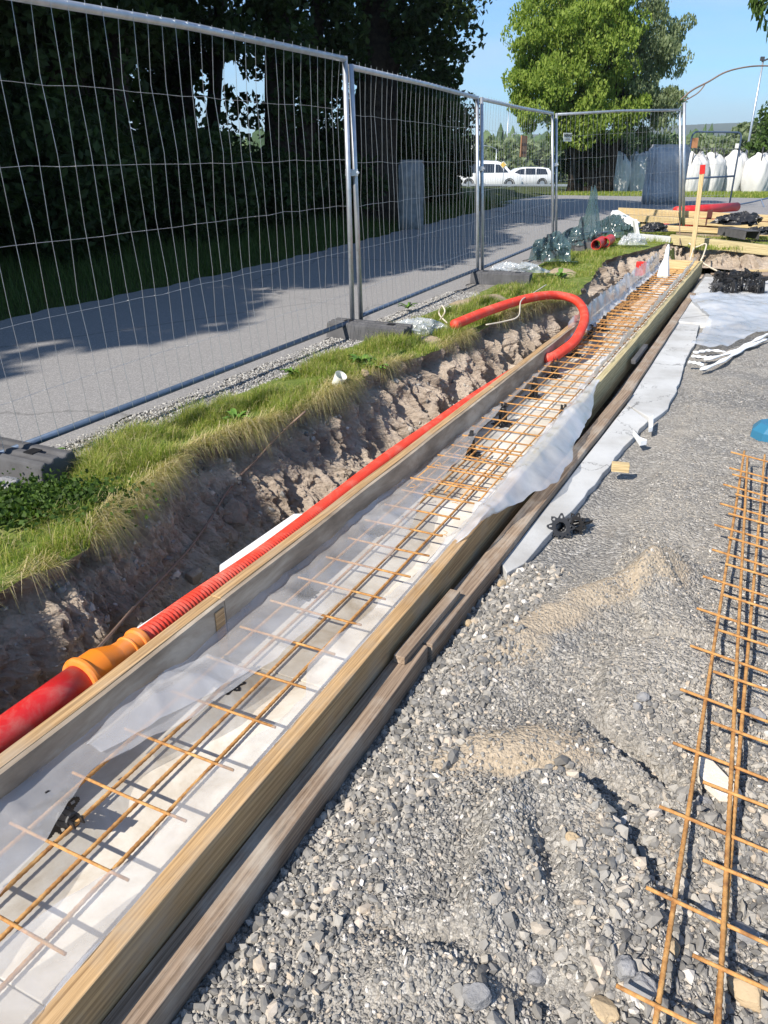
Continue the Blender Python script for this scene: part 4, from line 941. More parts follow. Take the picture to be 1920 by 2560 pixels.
# ---------------------------------------------------------------- red pipe, reducer and corrugated hose
pipe_z = .155
root = empty('red_pipe', T(-1.70, 0.6, pipe_z), 'thick smooth red pipe at the left edge ending in the orange reducer', 'pipe')
m = MB(); m.tube([T(-1.712, v, pipe_z) for v in np.linspace(-.6, 1.37, 14)], .059, 32); m.build('pipe_body', M['redpipe'], root, True)
root = empty('pipe_reducer', T(-1.70, 1.5, pipe_z), 'orange plastic reducer joining the thick red pipe to the corrugated hose', 'pipe fitting')
st = [(1.30, .064), (1.302, .073), (1.315, .077), (1.33, .077), (1.342, .072), (1.345, .067), (1.43, .067), (1.47, .060), (1.53, .050), (1.59, .047), (1.60, .047), (1.603, .051), (1.61, .0515), (1.617, .0485), (1.63, .0485), (1.66, .0485), (1.662, .0535), (1.668, .0555), (1.69, .0555), (1.697, .054), (1.699, .046)]
m = MB(); m.tube([T(-1.712+(.012*sm(1.4, 1.55, v)), 1.345+(v-1.30)*.66, pipe_z-.006*float(sm(1.4, 1.55, v))) for v, r in st], [r for v, r in st], 96); m.build('reducer_body', M['orange'], root, False, bevel=0)
hp = [T(-1.70, 1.585, .149), T(-1.70, 1.9, .145), T(-1.69, 2.35, .135), T(-1.70, 2.9, .13), T(-1.71, 3.6, .13), T(-1.70, 4.2, .125), T(-1.68, 4.8, .13), T(-1.65, 5.4, .13), T(-1.62, 5.9, .13), T(-1.58, 6.3, .14), P(1373, 896, .14), P(1405, 878, .16), P(1441, 846, .2), P(1462, 792, .27), P(1441, 752, .35), P(1387, 738, .39), P(1316, 747, .41), P(1224, 776, .41), P(1135, 812, .40)]
path = spline(hp, 2400); out = []; rr = []; acc = 0; last = path[0]
m = MB(); step = .0045; dist = 0; pts = [path[0]]
for p, q in zip(path, path[1:]):
    seg = (q-p).length
    while acc+seg >= step:
        t = (step-acc)/seg; p = p.lerp(q, t); seg = (q-p).length; pts.append(p.copy()); acc = 0
    acc += seg
rr = [(.0425, .0425, .0385, .0385)[i % 4] for i in range(len(pts))]
m.tube(pts, rr, 18); tag(m.build('corrugated_hose', M['redhose'], None, True), 'orange-red corrugated hose looping from the grass bank over the formwork and back', 'hose')
print('hose rings', len(pts))

# cables
def cable(pts, r, m, label, cat='cable', n=60):
    b = MB(); b.tube(spline(pts, n), r, 6); return tag(b.build('cable', M[m], None, True), label, cat)
cable([P(764, 1028, .34), P(700, 1085, .24), P(640, 1150, .15), P(579, 1213, .07), P(530, 1290, .0), P(480, 1363, -.05), P(420, 1430, -.02), P(347, 1505, 0), P(290, 1570, .03), P(235, 1632, .08)], .006, 'cable', 'thin brown cable hanging down the soil wall to the orange reducer')
cable([P(1215, 812, .38), P(1262, 803, .38), P(1296, 790, .40), P(1303, 752, .45), P(1330, 735, .40), P(1365, 712, .38)], .006, 'wcable', 'pale cable crossing over the top of the hose loop')
cable([P(1100, 800, .34), P(1112, 780, .42), P(1105, 765, .46), P(1098, 785, .38), P(1118, 808, .34)], .007, 'wcable', 'curled yellow cord in the grass at the end of the hose')
cable([P(1722, 608, .42), P(1738, 618, .36), P(1765, 610, .42), P(1758, 640, .28), P(1755, 655, .2), P(1800, 680, .12), P(1850, 690, .1)], .012, 'wcable', 'pale rope tied round the foot of the stake and trailing down the bank')
cable([P(1735, 618, .36), P(1728, 640, .25), P(1724, 655, .18)], .010, 'wcable', 'short rope end hanging from the stake down to the formwork')
cable([P(1697, 530, .82), P(1699, 560, .62), P(1700, 612, .36)], .008, 'cable', 'brown cord hanging in front of the timber stack')
b_ = [PD(1702, 250, 15.2), PD(1730, 226, 15.4), PD(1770, 205, 15.6), PD(1815, 180, 15.8), PD(1870, 167, 16), PD(1925, 165, 16.2), PD(1990, 172, 16.4)]
cable(b_, .014, 'cable', 'long thin brown rod arching from the fence corner out of the picture')
cable([PD(1712, 252, 15.2), PD(1745, 232, 15.4), PD(1762, 212, 15.55)], .010, 'cable', 'side twig joining the arching rod above the fence corner')

# ---------------------------------------------------------------- rocks in the trench
def rock(c, r, label, sc=(1, .8, .7), seed=1, m='rock'):
    rng = np.random.default_rng(seed); import bmesh
    bm = bmesh.new(); bmesh.ops.create_icosphere(bm, subdivisions=4, radius=1)
    V = np.array([v.co[:] for v in bm.verts]); k = rng.uniform(0, 50); d_ = 1+fbm(V*1.3+k, 3, seed)*.22+fbm(V*5+k, 3, seed+1)*.03
    for _ in range(7):                                              # flat broken facets
        nrm_ = rng.normal(size=3); nrm_ /= np.linalg.norm(nrm_); h = V@nrm_*d_; cut = rng.uniform(.62, .85); d_ = np.where(h > cut, d_*cut/np.maximum(h, 1e-6), d_)
    V = V*d_[:, None]*np.array(sc)*r; a = rng.uniform(0, 6); V = V@np.array([[math.cos(a), math.sin(a), 0], [-math.sin(a), math.cos(a), 0], [0, 0, 1]])
    F = np.array([[v.index for v in f.verts] for f in bm.faces]); bm.free()
    return tag(mesh('rock', V+np.array([*c]), F, M[m], smooth=False), label, 'rock')
M['rock'] = simple('rock', (.27, .225, .18), .9, 0, .3, 9, .6, .2, .02)
M['rockgrey'] = simple('grey_rock', (.26, .26, .265), .85, 0, .3, 14, .5, .2, .01)
M['sandstone'] = simple('tan_rock', (.40, .31, .2), .85, 0, .2, 12, .4, .2, .01)
rock(P(487, 1440, -.12), .05, 'rounded pale stone on the trench bottom beside the cable', seed=3)
rock(P(352, 1530, -.10), .075, 'flat brown stone tucked under the corner of the white foam board', seed=4, sc=(1, .8, .5))
rock(P(420, 1475, -.22), .12, 'wide flat stone in the shadow below the cable', seed=5, sc=(1.1, .8, .4))
rock(P(585, 1285, -.06), .10, 'big cracked boulder bulging out of the soil wall above the white foam board', seed=6, sc=(.9, .7, 1))
rock(P(552, 1335, -.13), .085, 'angular boulder under the big cracked one', seed=7, sc=(1, .7, .8))
rock(P(125, 1495, -.0), .05, 'grey stone set in the soil wall above the thick red pipe', seed=8, m='rockgrey')
rock(P(395, 1375, -.05), .09, 'broad brown boulder in the soil wall left of the cable', seed=9, sc=(1.1, .5, .7))
rock(P(640, 1270, -.1), .07, 'small boulder next to the end of the white foam board', seed=10)
for x, y, r, lab, k, mm in ((1605, 1775, .022, 'grey stone with a flat top on the gravel between the two sand humps', 20, 'rockgrey'), (1590, 1792, .018, 'stone touching the flat-topped grey one, on its near side', 21, 'rockgrey'),
  (1345, 2430, .024, 'pointed stone in the dark hollow of the gravel', 22, 'rockgrey'), (1555, 2455, .03, 'squat grey stone below the hollow, left of the rusty bars', 23, 'rockgrey'), (1590, 2490, .035, 'largest grey stone touching the foot of the leftmost rusty bar', 24, 'rockgrey'),
  (1505, 2530, .03, 'tan rounded stone at the bottom edge of the gravel', 25, 'sandstone'), (1680, 2380, .024, 'tan stone between the rusty bars near the bottom', 26, 'sandstone'), (1190, 2500, .03, 'upright bluish stone near the bottom centre', 27, 'rockgrey'),
  (1420, 2160, .018, 'tan pebble standing out on the dark gravel slope', 28, 'sandstone'), (1760, 2010, .03, 'grey stone between the bars, right of the white wood chip', 29, 'rockgrey'), (1690, 1970, .03, 'brownish grey stone in the hollow left of the bars', 30, 'rockgrey'),
  (1765, 2290, .028, 'blue-grey stone between the two right bars', 31, 'rockgrey'), (1865, 2480, .04, 'large pinkish stone in the bottom right corner', 32, 'sandstone'), (1890, 1800, .03, 'grey stone at the right edge under the bars', 33, 'rockgrey'), (1860, 2340, .03, 'round grey stone at the right edge below the middle', 34, 'rockgrey'),
  (1257, 1430, .022, 'pale tan stone at the near tip of the insulation board', 35, 'sandstone'), (1170, 1520, .022, 'tan stone on the base timber edge', 36, 'sandstone')):
    p = P(x, y, .1); rock(Vector((p.x, p.y, float(padz(p.x, p.y))+r*.3)), r, lab, seed=k, m=mm)
# white wood chip under bars, wood block, blue lid, cup, brown pebble
q = [P(x, y, .12) for x, y in ((1745, 1900), (1775, 1905), (1850, 1985), (1855, 2000), (1800, 1995), (1745, 1945))]
slab('wood_chip', q, .105, .135, simple('pale_split_wood', (.72, .66, .56), .7, 0, .12, 20, .4), 'pale split piece of wood under the rusty bars at the right', 'wood piece')
p = P(1553, 1168, .12); lumber('wood_block', p+Vector((-.05, .01, .0)), p+Vector((.04, -.012, .0)), .05, .045, M['yellowwood'], 'small yellow wood block on the gravel near the broken insulation board', 'wood block')
root = empty('blue_lid', P(1905, 1085, .1), 'blue plastic box lid at the right edge of the gravel', 'lid')
c = P(1965, 1088, .12); m = MB(); X_, Y_ = Vector((.93, -.37, 0)), Vector((.37, .93, 0))
o_ = [(-.20, -.06), (-.14, -.13), (.2, -.16), (.24, .1), (-.1, .13), (-.19, .05)]
V = [c+X_*a+Y_*b+Vector((0, 0, -.02)) for a, b in o_]+[c+X_*a*.98+Y_*b*.98+Vector((0, 0, .03)) for a, b in o_]+[c+X_*a*.78+Y_*b*.72+Vector((0, 0, .075)) for a, b in o_]+[c+X_*a*.6+Y_*b*.55+Vector((0, 0, .07)) for a, b in o_]
F = [(i+6*k, (i+1) % 6+6*k, (i+1) % 6+6*k+6, i+6*k+6) for k in range(3) for i in range(6)]+[tuple(range(18, 24))]
m.add(V, F); m.build('lid_shell', M['bluep'], root, bevel=.01)
c = P(845, 952, .36)
root = empty('white_cup', c, 'white plastic cup lying in the grass above the soil wall', 'cup')
m = MB(); n = 20; ax = Vector((.42, -.35, .8)).normalized()
m.cup(c-ax*.035, c+ax*.05, .029, .040, .0015, 32, True); m.build('cup_body', M['whitep'], root)
p = P(912, 932, .33); rock(Vector((p.x, p.y, .33)), .035, 'brown pebble in the grass right of the white cup', seed=40, m='sandstone')
rock(P(20, 1215, .34), .07, 'angular grey stone in the weeds at the left edge below the fence foot', seed=41, m='rockgrey', sc=(1, .8, .6))

# ---------------------------------------------------------------- crumpled plastic heaps
def crumple(c, sx, sy, h, m, label, seed, n=70, ang=0, name='crumpled_plastic', spike=0):
    s = np.linspace(-1, 1, n); A_, B_ = np.meshgrid(s, s, indexing='ij'); r = np.sqrt(A_**2+B_**2)
    q = np.stack([A_.ravel(), B_.ravel(), A_.ravel()*0+seed], 1)
    rid_ = (1-np.abs(fbm(q*2.6, 4, seed, .6))).reshape(A_.shape); dome = np.clip(1-r**2, 0, 1)**.7
    Z = h*(dome*(.35+.75*rid_))+spike*np.exp(-((A_-.3)**2+(B_)**2)*14)*rid_
    jx = fbm(q*4+3, 3, seed+5).reshape(A_.shape)*.10; jy = fbm(q*4+8, 3, seed+6).reshape(A_.shape)*.10
    k = np.where(r > .75, .75+.25*fbm(np.stack([np.arctan2(B_, A_).ravel()*2, r.ravel()*0, r.ravel()*0], 1), 3, seed+9).reshape(r.shape), 1)
    X = (A_*k+jx)*sx; Y = (B_*k+jy)*sy; ca_, sa_ = math.cos(ang), math.sin(ang)
    Vv = np.stack([c[0]+X*ca_-Y*sa_, c[1]+X*sa_+Y*ca_, c[2]+Z], -1)
    return tag(mesh(name, Vv, grid_faces(n, n), m, smooth=False), label, 'plastic')
crumple(P(1050, 830, .31), .30, .20, .11, M['clearfilm'], 'crumpled clear plastic bag on the bank beside the near fence foot', 3, ang=-.2)
crumple(P(1290, 680, .36), .42, .22, .12, M['clearfilm'], 'crumpled clear plastic below the third fence panel', 5, ang=.2)
crumple(P(1375, 650, .38), .35, .25, .30, M['tealfilm'], 'dark greenish plastic bundled at the foot of the third fence joint', 7, spike=.1)
crumple(P(1450, 610, .40), .4, .3, .25, M['tealfilm'], 'greenish plastic wrap rising to a tall point against the farthest fence panel', 9, spike=.7)
crumple(P(1535, 590, .42), .42, .3, .34, M['tealfilm'], 'heap of tangled grey-green netting beside the red pipe ends', 11)
crumple(P(1580, 610, .40), .25, .2, .16, M['clearfilm'], 'small tangle of netting under the timber end', 13)

# ---------------------------------------------------------------- timber stack and things on the bank
def pz2(x, y): return min(pz(x, y), .5)+.03
def LP(x0, y0, x1, y1, Y0, Y1, wd, ht, m, label, cat='plank', grp=None, name='timber_plank'):
    p = PD(x0, y0, Y0); q = PD(x1, y1, Y1); return lumber(name, p, q, wd, ht, M[m], label, cat, grp, bev=.006)
LP(1545, 527, 2050, 552, 15.6, 14.6, .12, .11, 'yellowwood', 'topmost long yellow beam at the back of the timber stack')
LP(1572, 545, 2050, 572, 15.4, 14.4, .12, .11, 'yellowwood', 'second long beam directly under the topmost one')
LP(1602, 567, 2020, 588, 14.7, 13.8, .12, .09, 'yellowwood', 'short-ended beam in the middle row of the timber stack')
LP(1675, 598, 2050, 640, 13.6, 12.4, .14, .15, 'greenwood', 'thick front beam overhanging the soil bank')
LP(1600, 590, 1960, 606, 14.3, 13.6, .3, .03, 'lumber', 'flat grey board lying between the beams')
LP(1690, 584, 1830, 588, 14.5, 14.2, .08, .07, 'lumber', 'round grey timber in the gap of the stack')
LP(1790, 688, 1990, 684, 11.4, 11.6, .3, .025, 'lumber', 'pale flat board on the ground under the bank at the right edge')
LP(1880, 678, 1990, 678, 11.9, 12.0, .2, .03, 'yellowwood', 'second flat board behind the pale one at the right edge')
# strap on beams
for x, y in ((1768, 536),):
    m = MB(); c = PD(x, y+2, 15.02); m.box(c+Vector((0, -.11, .03)), (.09, .02, .13)); m.box(c+Vector((0, -.09, -.1)), (.09, .02, .13)); tag(m.build('strap', M['redpaint'] if False else simple('dark_red_strap', (.13, .04, .035), .7), None), 'dark red strap round the top two beams', 'strap')
# steel profile with sticker
root = empty('metal_profile', PD(1625, 595, 13.8), 'pale grey sheet metal profile with a yellow sticker at the left end of the stack', 'metal profile')
a = PD(1583, 592, 13.75); b = PD(1676, 600, 13.55); al_ = (b-a).normalized(); n_a = Vector((al_.y, -al_.x, 0))
m = MB(); m.box((a+b)/2, ((b-a).length, .12, .11), (al_, -n_a, Vector((0, 0, 1)))); m.build('profile_body', M['foamgrey'], root, bevel=.006)
m = MB(); m.box((a+b)/2+n_a*.063+Vector((.02, 0, .0)), (.14, .004, .07), (al_, -n_a, Vector((0, 0, 1)))); m.build('sticker', M['yellow'], root)
m = MB(); m.box(PD(1590, 570, 13.8), (.05, .14, .28), (Vector((.95, 0, .3)), Vector((0, 1, 0)), Vector((-.3, 0, .95)))); tag(m.build('foam_slab', M['foam'], None, bevel=.004), 'upright white foam end piece at the left end of the stack', 'foam piece')
c0 = PD(1535, 530, 14.3); c1_ = PD(1592, 562, 14.0)
lumber('foam_slab', c0, c1_, .2, .07, M['foam'], 'white foam panel sloping down from the left end of the stack', 'foam piece')
# square channel & black sacks
root = empty('steel_channel', PD(1845, 584, 13.4), 'open steel channel section lying on the front beam under the black sack', 'steel section')
m = MB(); c = PD(1845, 582, 13.5); al_ = Vector((-.1, 1, 0)).normalized(); x_ = Vector((1, .1, 0)).normalized(); Z_ = Vector((0, 0, 1))
m.box(c+x_*-.115, (.008, .9, .13), (x_, al_, Z_)); m.box(c+x_*.115, (.008, .9, .13), (x_, al_, Z_)); m.box(c+Z_*.062, (.238, .9, .008), (x_, al_, Z_)); m.build('channel_body', M['darkblock'], root)
crumple(PD(1845, 560, 14.1), .55, .3, .17, M['blackp'], 'glossy black plastic sack draped over the timber stack', 21, name='black_sack', spike=.05)
crumple(PD(1900, 585, 13.6), .3, .25, .12, M['blackp'], 'small black plastic bundle at the right edge of the stack', 22, name='black_sack')
crumple(PD(1635, 578, 14.2), .3, .2, .14, M['blackp'], 'black plastic stuffed between the beams at the left of the stack', 23, name='black_sack')
# stake
root = empty('marker_stake', P(1735, 612, .36), 'yellow wooden stake with a red painted top in front of the timber stack', 'stake')
b0 = P(1733, 618, .36); t0 = PD(1755, 435, b0.y+.02); t1 = PD(1757, 412, b0.y+.02)
lumber('stake_shaft', b0-Vector((0, 0, .15)), t0, .045, .066, M['yellowwood'], parent=root, twist=math.pi/2*0)
lumber('painted_top', t0, t1, .047, .068, M['redpaint'], parent=root)
# red pipes
for k, (x, y) in enumerate(((1490, 612), (1512, 607))):
    c = P(x, y, .44); d_ = Vector((.42, .9, .02)).normalized(); root = empty('red_pipe_end', c, ('left' if k == 0 else 'right')+' one of the two short red pipe ends on the grass beside the netting', 'pipe')
    m = MB(); m.cup(c+d_*.5, c, .078, .078, .008, 32); m.build('pipe_body', M['redpipe'], root)
for k, (x0, y0, x1, y1, Y, r, lab) in enumerate(((1655, 563, 1925, 548, 15.8, .09, 'long red pipe lying behind the middle beam of the timber stack'), (1690, 528, 1842, 517, 17.5, .095, 'red pipe on the road behind the timber stack, with its rounded end towards the gate'))):
    a = PD(x0, y0, Y); b = PD(x1, y1, Y+1.2); root = empty('long_red_pipe', a, lab, 'pipe'); m = MB(); m.tube([a, a.lerp(b, .5), b], r, 20); m.build('pipe_body', M['redpipe'], root, True)
c = P(1602, 672, .2); m = MB(); m.box(c, (.14, .06, .2)); tag(m.build('red_peg', M['redpaint'], None, bevel=.01), 'small red plastic piece in the soil wall near the far end of the formwork', 'plastic piece')

# ---------------------------------------------------------------- upright blocks
root = empty('concrete_pillar', PD(1026, 593, 15.8), 'upright grey concrete pillar in dappled shade behind the second fence panel', 'pillar')
def upright(c, w_, d_, h, m, name, root, lean=0, seed=1):
    n = 14; V = []; F = []
    import bmesh
    bm = bmesh.new(); bmesh.ops.create_cube(bm, size=1); bmesh.ops.bevel(bm, geom=bm.edges[:], offset=.06, segments=3, affect='EDGES'); bmesh.ops.subdivide_edges(bm, edges=bm.edges[:], cuts=4, use_grid_fill=True)
    V = np.array([v.co[:] for v in bm.verts]); F = [[v.index for v in f.verts] for f in bm.faces]; bm.free()
    V[:, 0] *= w_; V[:, 1] *= d_; V[:, 2] = (V[:, 2]+.5)*h; V[:, 0] += lean*V[:, 2]; V += (fbm(V*3.1+seed, 3, seed)*.012)[:, None]
    return mesh(name, V+np.array([*c]), F, m, root, True)
pc = Vector((.52, 15.9, .26)); upright(pc, .48, .3, 1.36, M['concrete'], 'pillar_body', root)
def wrap_mat():
    m, n, b = mat('dark_quilted_wrap', .6, 0, .4); co = coords(n); v = n.nodes.new('ShaderNodeTexVoronoi'); v.inputs['Scale'].default_value = 14; n.links.new(co, v.inputs[0])
    a = noise(n, co, 2, 6); r = ramp(n, [(.3, (.30, .31, .33)), (.7, (.50, .51, .53))]); n.links.new(a, r.inputs[0]); n.links.new(r.outputs[0], b.inputs['Base Color']); bump(n, b, v.outputs[0], .6, .02); return m
root = empty('wrapped_stack', (7.45, 22.3, .5), 'tall block wrapped in dark grey quilted sheeting behind the farthest fence panel', 'wrapped block')
upright(Vector((7.5, 22.3, .45)), .95, .5, 1.52, wrap_mat(), 'quilted_wrap', root, .02, 5)

# ---------------------------------------------------------------- bulk bags
def make_bag(seed, h=1.25, w_=.92):
    rng = np.random.default_rng(seed); nz_, na = 26, 40; V = []
    k = rng.uniform(0, 20); pk = rng.uniform(.12, .2)
    for i in range(nz_):
        t = i/(nz_-1); z = h*t
        r = w_/2*(.90+.16*math.sin(math.pi*min(t*1.15, 1))); top = max(0, (t-.8)/.2)
        for j in range(na):
            a = 2*math.pi*j/na; sq = 1/max(abs(math.cos(a)), abs(math.sin(a))); sq = min(sq, 1.28); f = (sq*.55+.5)
            fold = .03*math.sin(a*7+k+t*3)*(t**2)+.012*math.sin(a*13+k*2-t*9)
            rr_ = r*f*(1-top**1.6*.5)+fold*1.5
            zz = z+top*pk*(abs(math.cos(a))**3)*(1.2+.3*math.sin(k))-.05*top
            V.append((rr_*math.cos(a), rr_*math.sin(a), zz))
    F = [(i*na+j, i*na+(j+1) % na, (i+1)*na+(j+1) % na, (i+1)*na+j) for i in range(nz_-1) for j in range(na)]+[tuple((nz_-1)*na+j for j in range(na))]
    return V, F
bags = [(1537, 12, 'leftmost bulk sack, fully in the shade of the tree'), (1590, 8, 'bulk sack with dappled light, left of the wrapped block'), (1695, 6, 'bulk sack just right of the wrapped block, half behind the corner pole'), (1726, 7, 'bulk sack behind the left upright of the gate'), (1768, 8, 'bulk sack in the middle of the gate opening'), (1826, 8, 'bulk sack behind the right upright of the gate'), (1888, 7, 'rightmost bulk sack, standing clear of the gate'), (1945, 8, 'bulk sack cut by the right edge of the picture')]
for k, (x, _, lab) in enumerate(bags):
    c = PD(x, 477, 32.0+.35*(k % 3)); c.z = pz(c.x, c.y)
    root = empty('bulk_sack', c, lab, 'bulk sack', 'white bulk sacks on the verge'); V, F = make_bag(50+k, 1.28+.06*((k*7) % 3), .90)
    a = random.uniform(0, 1.5); V = [(v[0]*math.cos(a)-v[1]*math.sin(a)+c.x, v[0]*math.sin(a)+v[1]*math.cos(a)+c.y, v[2]+c.z) for v in V]
    mesh('sack_body', V, F, M['bag'], root, True)
    for q in range(3):
        ph = a+.78+q*1.5708+3.0; px_, py_ = math.cos(ph)*.36, math.sin(ph)*.36
        m = MB(); h = 1.3; base = c+Vector((px_*1.35, py_*1.35, .75)); m.tube(spline([base, c+Vector((px_*1.12, py_*1.12, h)), c+Vector((px_*.7, py_*.7, h+.28)), c+Vector((px_*.4, py_*.4, h+.1))], 14), .018, 5); m.build('lifting_loop', M['greyp'], root)
# pallet pile left of the sacks
root = empty('brick_pallet', (7.9, 33.5, .5), 'pallet of pale stacked pavers under the tree, left of the sacks', 'paver pallet')
c = PD(1492, 460, 33.5)
m = MB()
for i in range(5): m.box(Vector((c.x+.03*i, c.y, .95+.13*i)), (.95-.08*i, .7, .12))
m.build('paver_pile', simple('pale_brick', (.5, .42, .3), .85), root, bevel=.01)
m = MB(); m.box(Vector((c.x-.1, c.y, .85)), (1.1, .8, .07)); m.build('pallet', M['foamgrey'], root)
m = MB(); 
for s in (-.4, .4): m.box(Vector((c.x-.1+s, c.y, .65)), (.12, .7, .34))
m.build('support', M['lumber'], root)

# ---------------------------------------------------------------- leaves and trees
def leafquads(C, size, rng, droop=0, aspect=.55):
    n = len(C); Rm = rotmats(n, rng); s = size*rng.uniform(.6, 1.4, n)
    base = np.array([(-1, 0, 0), (-.1, -aspect, .12), (1, 0, 0), (-.1, aspect, .12)])
    V = np.einsum('nij,kj->nki', Rm, base)
    if droop: 
        V = V*np.array([1-droop*.4, 1-droop*.4, 1+droop])
    V = V*s[:, None, None]+C[:, None]; F = np.arange(n*4).reshape(n, 4); return V.reshape(-1, 3), F
def crown_points(rng, clumps, per, shell=.55):
    out = []
    for (c, r) in clumps:
        r = np.array(r if hasattr(r, '__len__') else (r, r, r*.8)); d_ = rng.normal(size=(per, 3)); d_ /= np.linalg.norm(d_, axis=1)[:, None]
        out.append(np.array([*c])+d_*r*(rng.uniform(shell**3, 1, per)**(1/3))[:, None])
    return np.concatenate(out)
def tree(name, base, trunks, blobs, leaf, n_clump, per, size, m, label, cat='tree', group=None, clump_r=.45, seed=0, droop=0, bark='bark', bare=.0, name_crown='crown'):
    """blobs: list of (centre, radii) big lobes; clumps are spread near their surface"""
    rng = np.random.default_rng(seed); base = Vector(base); root = empty(name, base, label, cat, group)
    cl = []
    W_ = np.array([r[0]*r[1]+r[0]*r[2] for c, r in blobs]); W_ = W_/W_.sum()
    for c, r in blobs:
        k = int(.5+n_clump*W_[[q is c for q, _ in blobs].index(True)])
        for _ in range(k):
            d_ = rng.normal(size=3); d_ /= np.linalg.norm(d_); f = rng.uniform(.35, 1.05)**.6
            cl.append((np.array([*c])+d_*np.array(r)*f, clump_r*rng.uniform(.5, 1.35)))
    m_ = MB()
    for (foot, tip, r0) in trunks:
        foot, tip = Vector(foot), Vector(tip); mid = foot.lerp(tip, .5)+Vector((rng.normal()*.15, rng.normal()*.15, 0)); pts = spline([foot, mid, tip], 10); m_.tube(pts, [r0*(1.25-.95*i/(len(pts)-1))*(1.3 if i == 0 else 1) for i in range(len(pts))], 9)
        for _ in range(9):
            s0 = foot.lerp(tip, rng.uniform(.35, .95)); c = cl[int(rng.integers(len(cl)))][0]; e = Vector(c)
            if (e-s0).length > 6: continue
            q = spline([s0, s0.lerp(e, .5)+Vector((0, 0, rng.uniform(-.1, .3))), e], 7); m_.tube(q, [max(.012, r0*.33*(1-i/len(q))) for i in range(len(q))], 5)
    m_.build('trunk', M[bark], root, True)
    C = crown_points(rng, cl, per); V, F = leafquads(C, size, rng, droop); mesh(name_crown, V, F, M[m], root)
    return root
def tp(u, v): 
    p = T(u, v); return Vector((p.x, p.y, pz(p.x, p.y)+.1))
def bigtree(u, v, h, rad, label, seed, dens=1.0, low=2.0, size=.10, m='leafdark', lean=0, per=70):
    b = tp(u, v); rng = np.random.default_rng(seed); bl = []
    for k in range(7):
        a = rng.uniform(0, 6.28); rr_ = rad*rng.uniform(.2, .62); z = low+(h-low)*rng.uniform(.15, .85)
        bl.append(((b.x+math.cos(a)*rr_+lean, b.y+math.sin(a)*rr_, z), (rad*.62, rad*.62, (h-low)*.26)))
    bl.append(((b.x, b.y, low+(h-low)*.55), (rad*.75, rad*.75, (h-low)*.42)))
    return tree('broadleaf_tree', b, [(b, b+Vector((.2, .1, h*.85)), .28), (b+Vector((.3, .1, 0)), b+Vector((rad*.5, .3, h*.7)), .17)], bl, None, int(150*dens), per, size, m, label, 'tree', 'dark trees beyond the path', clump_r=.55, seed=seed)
bigtree(-9.3, 4.5, 10.5, 3.1, 'dark broadleaf tree nearest the left edge, behind the nearest fence panel', 1, 3.4, .8, .075, per=230)
bigtree(-9.4, 9.2, 11, 3.2, 'dark broadleaf tree behind the middle of the nearest fence panel', 2, 3.4, 1.2, .075, per=220)
bigtree(-8.8, 13.6, 10.5, 2.9, 'dark tree behind the joint of the nearest two fence panels', 3, 1.9, 2.8, .07, per=150)
bigtree(-12.9, 16.0, 11, 2.7, 'dark tree standing back, between the first fence joint and the left edge', 7, 2.0, 1.0, .10, per=150)
bigtree(-13.2, 12.5, 11.5, 3.0, 'dark tree standing back behind the middle of the nearest fence panel', 8, 2.0, .8, .11, per=150)
bigtree(-13.5, 6, 13, 3.6, 'tree in the second row behind the left edge of the picture', 5, 2.2, .8, .17, per=110)
bigtree(-15, 11, 13, 3.8, 'tree in the second row, left of the gap with the house', 6, 2.2, .8, .17, per=110)
# the big one whose branches hang to the right over the sky
b = Vector((-.25, 16.9, .45))
tree('broadleaf_tree', b, [(b, b+Vector((.15, .2, 8)), .42), (b+Vector((.2, 0, 2.5)), b+Vector((2.3, .3, 6.6)), .14)],
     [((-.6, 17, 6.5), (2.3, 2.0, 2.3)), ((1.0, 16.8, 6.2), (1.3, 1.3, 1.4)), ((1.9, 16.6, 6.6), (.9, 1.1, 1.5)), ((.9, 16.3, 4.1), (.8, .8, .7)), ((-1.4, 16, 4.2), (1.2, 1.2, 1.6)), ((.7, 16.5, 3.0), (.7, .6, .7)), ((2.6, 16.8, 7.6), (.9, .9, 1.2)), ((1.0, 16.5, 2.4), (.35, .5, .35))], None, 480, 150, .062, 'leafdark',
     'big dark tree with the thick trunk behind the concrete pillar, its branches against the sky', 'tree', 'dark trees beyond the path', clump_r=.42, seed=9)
for k, (u, v, h, rr_) in enumerate(((-11.0, -.5, 11.5, 3.2), (-11.2, -5.5, 12, 3.3), (-11.5, -10.5, 12.5, 3.4), (-12, -16, 13, 3.6), (-15.5, -3, 13, 3.6), (-16, 1.5, 13, 3.6))):
    bigtree(u, v, h, rr_, ('tall tree out of the picture to the left, ' + ['first of the row', 'second of the row', 'third of the row', 'fourth of the row', 'fifth, standing behind the row', 'sixth, standing behind the row'][k]), 20+k, 1.6, 1.2, .2, per=90)
